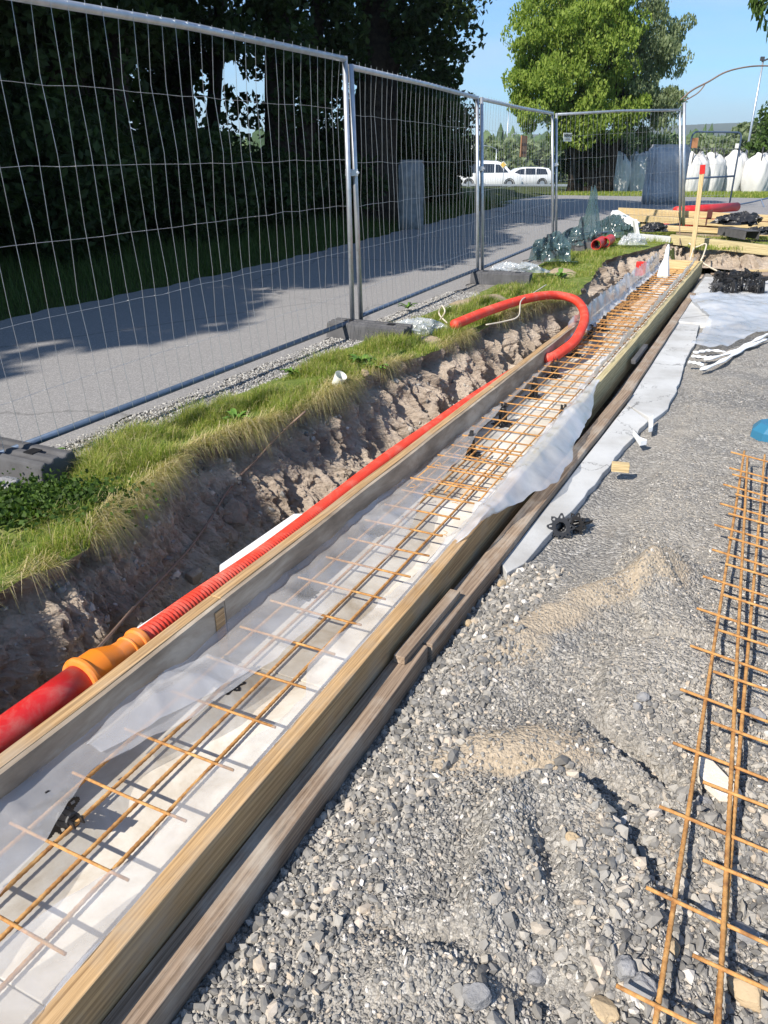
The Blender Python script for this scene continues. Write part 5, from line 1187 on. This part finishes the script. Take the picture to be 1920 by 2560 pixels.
# shrubs at the foot of the trees
def shrub(c, rad, h, label, seed, m='leafdark', n=34, per=90, size=.06, group='shrubs under the trees', name='shrub', lo=0.0):
    c = Vector(c)
    bl = [((c.x, c.y, c.z+h*.5+lo), (rad, rad*.8, h*.5))]
    return tree(name, c, [(c, c+Vector((.05, 0, h*.6)), .04)], bl, None, n, per, size, m, label, 'shrub', group, clump_r=.3*max(rad, .5), seed=seed)
for k, (u, v, rd, h, lab) in enumerate(((-8.6, 2.6, 1.2, 1.9, 'leafy shrub at the left edge under the dark trees'), (-8.8, 5.0, 1.3, 2.2, 'dark shrub behind the nearest fence panel, left part'), (-8.7, 7.6, 1.3, 1.9, 'dark shrub in the middle of the nearest fence panel'), (-8.8, 10.2, 1.3, 1.7, 'dark shrub left of the house gap'), (-8.6, 12.4, 1.1, 1.25, 'low dark shrub in front of the far house'), (-8.2, 14.6, 1.0, 1.4, 'dark shrub left of the thick trunk'), (-7.8, 16.8, .9, 1.7, 'dark shrub right behind the concrete pillar'), (-7.6, 18.6, .8, 1.6, 'dark shrub at the bend of the path'), (-10.8, 9, 1.6, 2.9, 'tall dark shrub deep under the trees'), (-10.6, 5.5, 1.8, 3.4, 'tallest dark shrub at the left under the trees'), (-10.8, 13.5, 1.4, 1.5, 'low shrub deep under the trees near the house gap'), (-12.2, 3, 2.2, 4.6, 'huge dark thicket behind the left edge of the fence'), (-12.2, 7, 2.2, 4.6, 'huge dark thicket behind the middle of the nearest fence panel'), (-12.6, 10.6, 2.0, 4.2, 'huge dark thicket left of the house gap'), (-9.2, 17.6, 1.5, 4.2, 'tall thicket right of the house gap'), (-9.0, 20.2, 1.5, 3.4, 'tall thicket beyond the thick trunk'))):
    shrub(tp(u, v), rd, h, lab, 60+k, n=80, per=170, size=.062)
# willow-like tree in the middle
b = PD(1475, 475, 31.6); b.z = pz(b.x, b.y)
def W(x, y, Y): return PD(x, y, Y)
bl = [(W(1400, 60, 31.0), (1.6, 1.5, 1.6)), (W(1330, 180, 30.5), (.9, 1.0, 1.5)), (W(1370, 250, 30.3), (1.0, 1.0, 1.1)), (W(1500, 120, 30.6), (1.3, 1.3, 2.0)), (W(1480, 20, 31.0), (1.6, 1.5, 1.5)), (W(1440, 290, 30.6), (1.0, 1.0, .9)), (W(1540, 250, 31.0), (1.1, 1.0, 1.1))]
tr = [(b, W(1440, 150, 31.5), .22), (b+Vector((.35, 0, 0)), W(1490, 200, 31.3), .2), (b+Vector((-.45, .1, 0)), W(1400, 200, 31.3), .18), (b+Vector((.6, 0, 0)), W(1590, 180, 31.3), .2), (b+Vector((-.7, 0, .0)), W(1450, 260, 31.0), .14)]
wt = tree('willow_tree', b, tr, bl, None, 270, 230, .060, 'leafbright', 'bright green tree with several trunks behind the farthest fence panels', 'tree', clump_r=.46, seed=31, droop=.5)
rng = np.random.default_rng(77); cl = []
bl2 = [(W(1600, 80, 31.8), (1.4, 1.2, 1.9)), (W(1640, 130, 31.6), (1.0, 1.0, 1.3)), (W(1570, 190, 31.4), (1.2, 1, 1.3)), (W(1620, 280, 31.4), (1.0, .8, .8)), (W(1560, 20, 32.0), (1.4, 1.2, 1.2)), (W(1670, 270, 31.2), (.35, .4, .5)), (W(1690, 110, 31.6), (.45, .5, .9))]
for c, r in bl2:
    for _ in range(22 if r[0] > .6 else 7):
        d_ = rng.normal(size=3); d_ /= np.linalg.norm(d_); cl.append((np.array([*c])+d_*np.array(r)*rng.uniform(.3, 1)**.6, .4*rng.uniform(.5, 1.3)))
V, F = leafquads(crown_points(rng, cl, 220), .055, rng, .7); mesh('grey_crown', V, F, M['leafgrey'], wt)
shrub(PD(1560, 470, 35.5), 1.4, 2.2, 'grey-green bush behind the sacks and right of the tree', 90, 'leafgrey', 60, 100, .08, 'bushes around the willow')
shrub(PD(1620, 470, 34), 1.0, 1.9, 'small grey-green bush behind the wrapped block', 91, 'leafgrey', 40, 90, .08, 'bushes around the willow')
shrub(PD(1455, 480, 31.8), .8, 2.2, 'dark bush around the foot of the willow trunks', 92, 'leafdark', 60, 100, .08, 'bushes around the willow')
shrub(PD(1500, 480, 33), .9, 2.2, 'dark bush on the right side of the willow trunks', 93, 'leafdark', 50, 100, .08, 'bushes around the willow')
# right edge greenery
c = PD(1950, 400, 40)
tree('roadside_tree', Vector((c.x, c.y, -.2)), [((c.x, c.y, -.2), (c.x, c.y, 3.5), .12)], [((c.x, c.y, 2.6), (1.5, 1.2, 1.5)), ((c.x+.3, c.y, 3.4), (1.5, 1, .8))], None, 60, 80, .11, 'leafmid', 'green tree at the right edge behind the rightmost sack', 'tree', clump_r=.4, seed=95)
c = PD(1945, 30, 9)
o = tree('overhanging_branch', c+Vector((1.6, 0, .4)), [((c.x+1.6, c.y, c.z+.4), (c.x+.1, c.y, c.z+.1), .03)], [((c.x+.1, c.y, c.z+.1), (.32, .2, .28)), ((c.x+.05, c.y, c.z-.18), (.12, .1, .15))], None, 26, 20, .035, 'leafmid', 'leafy twig hanging into the top right corner', 'branch', clump_r=.10, seed=96, droop=.9)
o = None
# ---------------------------------------------------------------- far forest (one mass) and hill haze
def forest():
    rng = np.random.default_rng(5); Vs, Fs = [], []; nb = 0; cone = 7
    n = 5200; X = rng.uniform(-160, 420, n); Y = rng.uniform(150, 420, n)
    Z = G(X, Y)
    for i in range(n):
        con = rng.random() < .45; h = rng.uniform(4.5, 8) if con else rng.uniform(4, 7); r = h*(.16 if con else .30)*rng.uniform(.8, 1.2)
        rings = [(0.05, .75), (.25, 1.0), (.45, .8), (.65, .62), (.82, .38), (1.0, .04)] if con else [(0.05, .6), (.2, 1.0), (.45, 1.12), (.7, .9), (.9, .5), (1.0, .05)]
        V = []
        for t, w_ in rings:
            for j in range(cone):
                a = 2*math.pi*(j+.5*(t*7 % 2))/cone; q = r*w_*(1+rng.uniform(-.28, .28)); V.append((X[i]+q*math.cos(a), Y[i]+q*math.sin(a), Z[i]+h*t+rng.uniform(-.25, .25)))
        for k in range(len(rings)-1):
            for j in range(cone): Fs.append((nb+k*cone+j, nb+k*cone+(j+1) % cone, nb+(k+1)*cone+(j+1) % cone, nb+(k+1)*cone+j))
        nb += len(V); Vs += V
    return np.array(Vs), np.array(Fs)
V, F = forest(); tag(mesh('far_forest', V, F, M['forest']), 'mixed forest covering the rising land beyond the road', 'forest', kind='stuff')
M['hill'] = simple('distant_wooded_hill', (.045, .075, .06), 1, 0, .2, .01, 0, .0)
# nearer roadside thicket on the far side of the road, individually distinguishable crowns
for k, (x, y, Y, rd, h, mm) in enumerate(((1130, 455, 88, 3.2, 3.6, 'leafgrey'), (1210, 452, 92, 3.6, 3.9, 'leafgrey'), (1290, 450, 86, 3.4, 3.4, 'leafgrey'), (1350, 452, 84, 3.2, 3.6, 'leafgrey'), (1640, 440, 90, 3.4, 3.6, 'leafgrey'), (1720, 440, 95, 4, 3.5, 'leafgrey'), (1800, 440, 90, 3.6, 3.9, 'leafgrey'), (1850, 430, 80, 2.6, 5.0, 'leafgrey'), (1760, 440, 100, 4.4, 3.6, 'leafgrey'), (1680, 440, 100, 4, 3.7, 'leafgrey'))):
    c = PD(x, y, Y); c.z = pz(c.x, c.y)
    shrub(c, rd, h, 'roadside tree across the far road, ' + ['behind the yield sign', 'right of the yield sign', 'between the two vehicles', 'above the estate car', 'behind the wrapped block', 'left of the gate', 'behind the gate centre', 'the tallest, left of the leaning lamp post', 'far back behind the gate', 'far back left of the gate'][k], 130+k, mm, 70, 60, .35, 'trees across the far road', 'roadside_tree')

# ---------------------------------------------------------------- grass
def blades(name, X, Y, Z, H, lean, W_, m, rng, ldir=None, curl=.5):
    n = len(X); a = rng.uniform(0, 2*np.pi, n) if ldir is None else ldir; dx, dy = np.cos(a), np.sin(a); wx, wy = -dy*W_, dx*W_
    b = np.stack([X, Y, Z], 1); mid = b+np.stack([dx*lean*H*.35, dy*lean*H*.35, H*.6], 1)
    tip = b+np.stack([dx*lean*H, dy*lean*H, H*(1-curl*lean*lean*.6)], 1)
    w = np.stack([wx, wy, wx*0], 1)
    V = np.stack([b-w, b+w, mid+w*.8, mid-w*.8, tip], 1).reshape(-1, 3); k = np.arange(n)*5
    F = np.concatenate([np.stack([k, k+1, k+2], 1), np.stack([k, k+2, k+3], 1), np.stack([k+3, k+2, k+4], 1)])
    return mesh(name, V, F, m)
rng = np.random.default_rng(3)
def bank_points(n, f0, f1, k0, k1, power=1.0):
    kk = rng.uniform(k0, k1, n); f = f0+(f1-f0)*rng.uniform(0, 1, n)**power
    idx = np.clip(np.searchsorted(kb, kk), 0, len(kb)-1); fi = np.clip(f, 0, 1)*(len(off)-1)
    i0 = np.clip(fi.astype(int), 0, len(off)-2); w_ = fi-i0
    g = lambda A: A[idx, i0]*(1-w_)+A[idx, i0+1]*w_
    x, y, z, br = g(BX), g(BY), g(BZt), g(bare); ok = br < rng.uniform(.1, .9, n)
    return x[ok], y[ok], z[ok], idx[ok], f[ok]
# green turf, near part dense
GX = []
for (n, k0, k1, h0, h1, wd) in ((80000, 1.5, 9, .018, .062, .0012), (52000, 9, 14, .02, .06, .0017), (52000, 14, 25, .012, .045, .0026)):
    x, y, z, idx, f = bank_points(n, 0, .80, k0, k1, .85)
    tuft = fbm(np.stack([x*4, y*4, x*0], 1), 3, 71); keep = tuft > rng.uniform(-.9, .35, len(x)); x, y, z, tuft = x[keep], y[keep], z[keep], tuft[keep]
    H = (h0+(h1*1.35-h0)*rng.uniform(0, 1, len(x))**1.6)*(1+1.1*np.clip(tuft, -.5, 1)); GX.append((x, y, z, H, np.full(len(x), wd)))
x, y, z, H, W_ = [np.concatenate([g[k] for g in GX]) for k in range(5)]
tag(blades('grass_turf', x, y, z-.005, H, rng.uniform(.2, 1.0, len(x)), W_, M['grass'], rng), 'fresh yellow-green grass on top of the bank', 'grass', kind='stuff')
ms_ = RNG.random(len(x)) < .16
tag(blades('dry_turf', x[ms_]+.004, y[ms_]+.004, z[ms_], H[ms_]*1.15, rng.uniform(.4, 1.3, ms_.sum()), W_[ms_]*.8, M['straw'], rng), 'dry stalks mixed into the fresh grass of the bank', 'grass', kind='stuff')
# dry grass hanging over the edge
x, y, z, idx, f = bank_points(34000, -.01, .12, 1.2, 14.5, 1)
tuft = fbm(np.stack([x*3.5, y*3.5, x*0], 1), 3, 72); keep = tuft > rng.uniform(-.7, .75, len(x)); x, y, z, idx, tuft = x[keep], y[keep], z[keep], idx[keep], tuft[keep]
dd = d[idx]; ang = np.arctan2(dd[:, 1], dd[:, 0])+rng.normal(0, .75, len(x))+fbm(np.stack([x*5, y*5, x*0], 1), 2, 79)*.9; H = rng.uniform(.03, .13, len(x))*(1+.7*tuft)
a_ = ang; dx, dy = np.cos(a_), np.sin(a_); W_ = .0011; w_ = np.stack([-dy*W_, dx*W_, dx*0], 1); b = np.stack([x, y, z+.0], 1)
mid = b+np.stack([dx*H*.55, dy*H*.55, H*rng.uniform(.1, .5, len(x))], 1); tip = b+np.stack([dx*H*1.15, dy*H*1.15, -H*rng.uniform(-.5, 1.0, len(x))], 1)
V = np.stack([b-w_, b+w_, mid+w_, mid-w_, tip], 1).reshape(-1, 3); k = np.arange(len(x))*5
tag(mesh('dry_grass_fringe', V, np.concatenate([np.stack([k, k+1, k+2], 1), np.stack([k, k+2, k+3], 1), np.stack([k+3, k+2, k+4], 1)]), M['straw']), 'dry straw-coloured grass hanging over the edge of the soil wall', 'grass', kind='stuff')
# dark grass beyond the path
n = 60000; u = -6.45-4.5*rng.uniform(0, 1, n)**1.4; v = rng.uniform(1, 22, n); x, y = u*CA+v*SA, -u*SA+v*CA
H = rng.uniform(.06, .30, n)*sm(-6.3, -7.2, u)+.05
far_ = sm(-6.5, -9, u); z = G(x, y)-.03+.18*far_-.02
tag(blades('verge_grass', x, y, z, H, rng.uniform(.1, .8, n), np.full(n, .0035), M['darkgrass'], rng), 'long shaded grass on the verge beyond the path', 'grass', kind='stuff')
n = 30000; x = rng.uniform(1.5, 16, n); y = rng.uniform(28.0, 34, n)-np.clip((x-7)*.33, 0, 3)
tag(blades('far_verge_grass', x, y, G(x, y)-.03, rng.uniform(.03, .13, n), rng.uniform(.1, .7, n), np.full(n, .008), M['grass'], rng), 'sunlit grass verge under the sacks and in front of the far road', 'grass', kind='stuff')
n = 16000; x = rng.uniform(4.5, 9, n); y = rng.uniform(12.9, 15.2, n)
ok = ~((x < 5.0) & (y < 13.9)) ; x, y = x[ok], y[ok]
tag(blades('stack_grass', x, y, np.minimum(G(x, y), .5)+.0, rng.uniform(.02, .09, len(x)), rng.uniform(.2, .9, len(x)), np.full(len(x), .004), M['grass'], rng), 'thin grass round the timber stack', 'grass', kind='stuff')
# weeds: clover patch, dandelions
def rosette(c, r, nleaf, label, seed, m='leafmid', upb=.5):
    rg = np.random.default_rng(seed); root_v, root_f = [], []; b_ = MB(); c = Vector(c)
    for k in range(nleaf):
        a = 2*math.pi*k/nleaf+rg.normal()*.25; L_ = r*rg.uniform(.7, 1.15); e = upb*rg.uniform(.4, 1.2); d1 = Vector((math.cos(a), math.sin(a), 0)); s1 = Vector((-math.sin(a), math.cos(a), 0)); V = []; n = 7
        for i in range(n):
            t = i/(n-1); p = c+d1*(L_*t)+Vector((0, 0, L_*e*math.sin(t*2.2)*.7+.004)); wv = L_*.15*math.sin(math.pi*min(1, t*.85+.12))*(1+.25*(i % 2)); V += [p-s1*wv, p+Vector((0, 0, -.006)), p+s1*wv]
        F = [(i*3+j, i*3+j+1, i*3+j+4, i*3+j+3) for i in range(n-1) for j in (0, 1)]; b_.add(V, F)
    return tag(b_.build('weed', M[m], None, True), label, 'weed', 'leafy weeds in the bank grass')
M['weedleaf'] = simple('weed_leaf', (.10, .20, .03), .55, 0, .25, 30, .2)
for (x, y, r, n, lab, s) in ((905, 905, .13, 16, 'large dandelion rosette beside the white cup', 1), (940, 918, .10, 13, 'dandelion rosette right of the large one by the cup', 2), (590, 1040, .10, 12, 'broad-leaved weed in the middle of the near bank grass', 3), (380, 1110, .08, 9, 'dark-stalked weed at the gravel edge of the near grass', 4), (1400, 690, .16, 16, 'bushy weed at the crest of the bank beyond the hose loop', 5), (730, 925, .08, 10, 'small weed at the edge of the pale stones', 6), (1020, 765, .09, 10, 'weed growing through the second fence panel', 7), (120, 1130, .08, 10, 'tall weed beside the shaded fence foot', 8)):
    p = P(x, y, .32); p.z = pz(p.x, p.y)+.045; rosette(p, r, n, lab, s, 'weedleaf', .7)
n = 5200; cc = P(90, 1265, .33); q = rng.normal(size=(n, 2))*np.array([.17, .10]); x = cc.x-.02+q[:, 0]; y = cc.y+q[:, 1]+.03
C = np.stack([x, y, .30+rng.uniform(0, .08, n)], 1); V, F = leafquads(C, .010, rng, 0, .9); tag(mesh('clover_patch', V, F, M['leafmid']), 'patch of dark green clover at the left end of the bank', 'clover', kind='stuff')
# tiny white yarrow flowers near the fence foot
V, F = [], []
for k in range(3):
    pass

# ---------------------------------------------------------------- far things: vehicles, signs, lamps, house
def loft(m, secs):                                                   # secs: list of lists of Vector with equal length, closed rings
    n = len(secs[0]); V = [p for s_ in secs for p in s_]; F = [(i*n+j, i*n+(j+1) % n, (i+1)*n+(j+1) % n, (i+1)*n+j) for i in range(len(secs)-1) for j in range(n)]
    F += [tuple(range(n-1, -1, -1)), tuple((len(secs)-1)*n+j for j in range(n))]; m.add(V, F)
def vehicle(name, org, length, width, side, windows, wheels, wr, paint, label, flip=1, rail=None):
    """side: outline [(x,z)] of the body seen from the side; windows: list of polygons"""
    org = Vector(org); root = empty(name, org, label, 'car' if name != 'van' else 'van')
    Xa, Ya = Vector((flip, 0, 0)), Vector((0, -1, 0)); Z = Vector((0, 0, 1))
    m = MB(); hmax = max(z for x, z in side); secs = []
    for yv, ins in ((-width/2, .05), (-width/2+.06, .015), (-width/2+.15, 0), (0, -.012), (width/2-.15, 0), (width/2-.06, .015), (width/2, .05)):
        cx = length/2; secs.append([org+Xa*(x+(cx-x)*ins*.25)+Z*(z-(ins*(z/hmax)*1.0))-Ya*yv for x, z in side])
    # lean the upper body in
    secs2 = []
    for s_, yv in zip(secs, (-1, -.94, -.84, 0, .84, .94, 1)):
        secs2.append([p+Ya*(yv*width/2*.14*max(0, ((p.z-org.z)/hmax-.5)/.5)) for p in s_])
    loft(m, secs2); m.build('body', M[paint], root, True).modifiers.new('b', 'BEVEL').width = .02
    for wdw in windows:
        g = MB()
        for sgn in (1, -1):
            V = []
            for x, z in wdw: V.append(org+Xa*x+Z*z+Ya*sgn*(width/2-width/2*.14*max(0, (z/hmax-.5)/.5)+.012))
            g.add(V+[p-Ya*sgn*.02 for p in V], [tuple(range(len(V)))]+[tuple(range(2*len(V)-1, len(V)-1, -1))]+[(i, (i+1) % len(V), (i+1) % len(V)+len(V), i+len(V)) for i in range(len(V))])
        g.build('window', M['glass'], root)
    for x in wheels:
        for sgn in (1, -1):
            c = org+Xa*x+Z*wr+Ya*sgn*(width/2-.1)
            t = MB(); t.tube([c-Ya*.11, c-Ya*.09, c+Ya*.09, c+Ya*.11], [wr*.9, wr, wr, wr*.9], 24); tw = t.build('wheel', M['tyre'], root, False)
            t = MB(); t.tube([c-Ya*.118, c+Ya*.118], wr*.62, 20); t.build('rim', M['galv'], tw, False)
            a = MB(); a.tube([c+Ya*sgn*.10+Vector((math.cos(q)*(wr+.05), 0, math.sin(q)*(wr+.05))) for q in np.linspace(-.2, math.pi+.2, 14)], .035, 5); a.build('wheel_arch', M['tyre'], root)
    l = MB(); l.box(org+Xa*(length-.1)+Z*(.72)+Ya*(width/2-.12), (.22, .12, .16)); l.build('headlight', M['whitep'], root, bevel=.02)
    l = MB(); l.box(org+Xa*(.06)+Z*(.95)+Ya*(width/2-.06), (.08, .1, .3)); l.build('tail_light', M['redpaint'], root, bevel=.02)
    l = MB(); l.box(org+Xa*(length/2)+Z*.30, (length*.94, width*.94, .16)); l.build('sill', M['tyre'], root, bevel=.03)
    return root
VY = 64.5; vz = pz(8, VY)+.03
vx = PD(1142, 440, VY).x
vehicle('van', (vx, VY, vz), 4.95, 1.9, [(0.05, .28), (0, .7), (.03, 1.1), (.16, 1.82), (.35, 1.93), (2.2, 1.97), (3.0, 1.93), (3.45, 1.8), (4.05, 1.22), (4.75, 1.02), (4.92, .75), (4.93, .35), (4.7, .26), (.3, .25)],
        [[(.4, 1.15), (.5, 1.72), (1.55, 1.76), (1.55, 1.15)], [(1.65, 1.15), (1.65, 1.76), (2.75, 1.74), (2.75, 1.15)], [(2.85, 1.15), (2.85, 1.72), (3.3, 1.68), (3.85, 1.15)]], (.85, 3.95), .34, 'carwhite', 'white van seen from the side beyond the third fence panel')
vx2 = PD(1378, 440, VY+1.5).x
vehicle('estate_car', (vx2, VY+1.5, vz), 4.7, 1.8, [(.02, .45), (0, .8), (.1, 1.1), (.35, 1.42), (.9, 1.5), (2.2, 1.5), (2.9, 1.38), (3.55, 1.0), (4.3, .88), (4.62, .7), (4.66, .4), (4.4, .25), (.3, .25)],
        [[(.45, 1.0), (.62, 1.38), (1.35, 1.42), (1.35, 1.0)], [(1.42, 1.0), (1.42, 1.42), (2.2, 1.42), (2.2, 1.0)], [(2.27, 1.0), (2.27, 1.41), (2.7, 1.34), (3.25, 1.0)]], (.85, 3.75), .33, 'carwhite', 'white estate car facing the van beyond the third fence panel', -1)
vx3 = PD(1040, 440, VY+1).x
vehicle('dark_car', (vx3, VY+1, vz), 4.6, 1.8, [(.02, .45), (0, .8), (.1, 1.1), (.35, 1.42), (.9, 1.5), (2.2, 1.5), (2.9, 1.38), (3.55, 1.0), (4.3, .88), (4.62, .7), (4.66, .4), (4.4, .25), (.3, .25)],
        [[(.45, 1.0), (.62, 1.38), (1.35, 1.42), (1.35, 1.0)], [(1.42, 1.0), (1.42, 1.42), (2.2, 1.42), (2.2, 1.0)]], (.85, 3.75), .33, 'carred', 'dark car behind the leaves, left of the van')
vx4 = PD(980, 440, VY+6).x
vehicle('dark_car', (vx4, VY+6, vz), 4.6, 1.8, [(.02, .45), (0, .8), (.1, 1.1), (.35, 1.42), (.9, 1.5), (2.2, 1.5), (2.9, 1.38), (3.55, 1.0), (4.3, .88), (4.62, .7), (4.66, .4), (4.4, .25), (.3, .25)],
        [[(.45, 1.0), (.62, 1.38), (1.35, 1.42), (1.35, 1.0)], [(1.42, 1.0), (1.42, 1.42), (2.2, 1.42), (2.2, 1.0)]], (.85, 3.75), .33, 'roofgrey', 'grey-blue car half hidden behind the thick trunk')
# guard rail
a = PD(1120, 452, 56); b = PD(1420, 456, 54); a.z = pz(a.x, a.y); b.z = pz(b.x, b.y); a.x -= 6; b.x += 3
root = empty('guard_rail', (a+b)/2, 'low steel guard rail in front of the van and the estate car', 'guard rail')
m = MB(); m.box((a+b)/2+Vector((0, 0, .55)), ((b-a).length, .05, .13), ((b-a).normalized(), Vector((0, 1, 0)), Vector((0, 0, 1)))); m.build('rail', M['galv'], root, bevel=.01)
for k in range(7): p = a.lerp(b, k/6); m = MB(); m.box(p+Vector((0, .07, .3)), (.12, .06, .72)); m.build('post', M['galv'], root)
# signs
def pole_at(x, Y, top, r, root, m='galv', base=None):
    c = PD(x, 440, Y); z0 = pz(c.x, c.y) if base is None else base; q = MB(); q.tube([(c.x, c.y, z0), (c.x, c.y, (z0+top)/2), (c.x, c.y, top)], [r, r*.85, r*.7], 8); q.build('pole', M[m], root, True); return c
zt = PD(1172, 363, 52).z; c = PD(1172, 440, 52)
root = empty('yield_sign', (c.x, c.y, pz(c.x, c.y)), 'triangular give-way sign with a narrow plate on top, above the van', 'sign'); pole_at(1172, 52, zt, .03, root)
O = Vector((c.x, c.y-.05, zt)); m = MB(); m.prism([(-.29, -.13), (.29, -.13), (0, -.66)], O, Vector((1, 0, 0)), Vector((0, 0, 1)), Vector((0, .02, 0)), 1); m.build('triangle', M['whitep'], root)
m = MB(); m.prism([(-.29, -.08), (.29, -.08), (.29, .02), (-.29, .02)], O, Vector((1, 0, 0)), Vector((0, 0, 1)), Vector((0, .02, 0)), 1); m.build('top_plate', M['foamgrey'], root)
c = PD(1258, 412, 60); root = empty('diamond_sign', (c.x, c.y, pz(c.x, c.y)), 'yellow diamond-shaped priority sign behind the bonnet of the van', 'sign'); pole_at(1258, 60, c.z+.1, .03, root)
m = MB(); m.prism([(0, -.2), (.2, 0), (0, .2), (-.2, 0)], c+Vector((0, -.06, 0)), Vector((1, 0, 0)), Vector((0, 0, 1)), Vector((0, .02, 0)), 1); m.build('plate', M['yellow'], root)
m = MB(); m.prism([(0, -.26), (.26, 0), (0, .26), (-.26, 0)], c+Vector((0, -.035, 0)), Vector((1, 0, 0)), Vector((0, 0, 1)), Vector((0, .02, 0)), 1); m.build('border', M['whitep'], root)
def lamp_post(x, ytop, Y, arm, label, r=.07, headsize=.5):
    t = PD(x, ytop, Y); root = empty('street_lamp', (t.x, t.y, pz(t.x, t.y)), label, 'street lamp', 'street lamps beyond the road')
    pole_at(x, Y, t.z-.25 if arm else t.z, r, root)
    if arm: m = MB(); c0 = Vector((PD(x, 440, Y).x, Y, t.z-.25)); m.tube([c0, c0+Vector((arm*.5, 0, .2)), c0+Vector((arm, 0, .3))], r*.6, 6); m.build('arm', M['galv'], root)
    else: c0 = Vector((PD(x, 440, Y).x, Y, t.z)); arm = .0
    m = MB(); m.box(c0+Vector((arm+(.25 if arm >= 0 else -.25), 0, (.3 if arm else 0))), (headsize, .2, .09)); m.build('lamp_head', M['galv'], root, bevel=.02)
t = PD(1908, 152, 74); root = empty('street_lamp', (t.x, t.y, pz(t.x, t.y)), 'tallest lamp post at the right, standing alone against the sky', 'street lamp', 'street lamps beyond the road')
zb = pz(t.x, t.y); m = MB(); m.tube([(t.x, t.y, zb), (t.x, t.y, 4.2), (t.x, t.y, t.z)], [.11, .10, .07], 8); m.build('pole', M['galv'], root, True)
m = MB(); m.box((t.x+.35, t.y, t.z+.12), (.9, .3, .12), (Vector((.94, 0, .34)), Vector((0, 1, 0)), Vector((-.34, 0, .94)))); m.box((t.x-.1, t.y, t.z+.15), (.3, .2, .3)); m.build('lamp_head', M['greyp'], root)
lamp_post(1238, 366, 80, -1.0, 'lamp post with a curved arm to the left, above the van roof', .055, .5)
lamp_post(1262, 270, 95, 0, 'slim tall pole between the van and the estate car', .06, .3)
lamp_post(1274, 335, 90, 0, 'second slim pole just right of the slim tall one', .05, .3)
lamp_post(1206, 383, 85, 0, 'short pole left of the curved-arm lamp post', .045, .2)
lamp_post(1893, 352, 78, 0, 'short pole beside the tallest lamp post at the right', .05, .2)
# house seen through the leaves
def house(x, yb, yt, Y, w_, label, wall='housewall', roof='roofgrey', depth=8, hw=None):
    c = PD(x, yb, Y); zb = pz(c.x, Y); ze = PD(x, yt, Y).z; hw = zb+(ze-zb)*.55; root = empty('house', (c.x, Y, zb), label, 'house')
    m = MB(); m.box((c.x, Y+depth/2, (zb-1+hw)/2), (w_, depth, hw-zb+1)); m.build('wall', M[wall], root)
    m = MB(); e = .5; m.add([(c.x-w_/2-e, Y-e, hw), (c.x+w_/2+e, Y-e, hw), (c.x+w_/2+e, Y+depth+e, hw), (c.x-w_/2-e, Y+depth+e, hw), (c.x-w_/2+1.5, Y+depth/2, ze), (c.x+w_/2-1.5, Y+depth/2, ze)], [(0, 1, 5, 4), (1, 2, 5), (2, 3, 4, 5), (3, 0, 4), (3, 2, 1, 0)]); m.build('roof', M[roof], root)
    for k in range(3):
        m = MB(); m.box((c.x-w_/3+k*w_/3, Y-.02, (zb+hw)/2+.2), (1.1, .06, 1.0)); m.build('window', M['glass'], root)
house(765, 440, 378, 60, 10, 'grey-roofed house glimpsed through the leaves left of the first fence joint')
house(1905, 440, 395, 78, 9, 'low house with an orange gable at the right edge', 'brownsign', 'roofgrey')
house(1790, 430, 398, 70, 14, 'long low grey-roofed shed behind the sacks', 'roofgrey', 'roofgrey')
# haze between here and the hills
m = MB(); m.box((300, 1770, 60), (2600, 3700, 180))
hz = bpy.data.materials.new('haze_air'); hz.use_nodes = True; n = hz.node_tree; n.nodes.remove(n.nodes['Principled BSDF'])
pv = n.nodes.new('ShaderNodeVolumePrincipled'); pv.inputs['Color'].default_value = (.72, .82, .95, 1); pv.inputs['Density'].default_value = .00032; pv.inputs['Anisotropy'].default_value = 0.1
n.links.new(pv.outputs[0], n.nodes['Material Output'].inputs['Volume'])
tag(m.build('haze', hz), 'thin bluish air between the site and the distant hills', 'haze', kind='stuff')
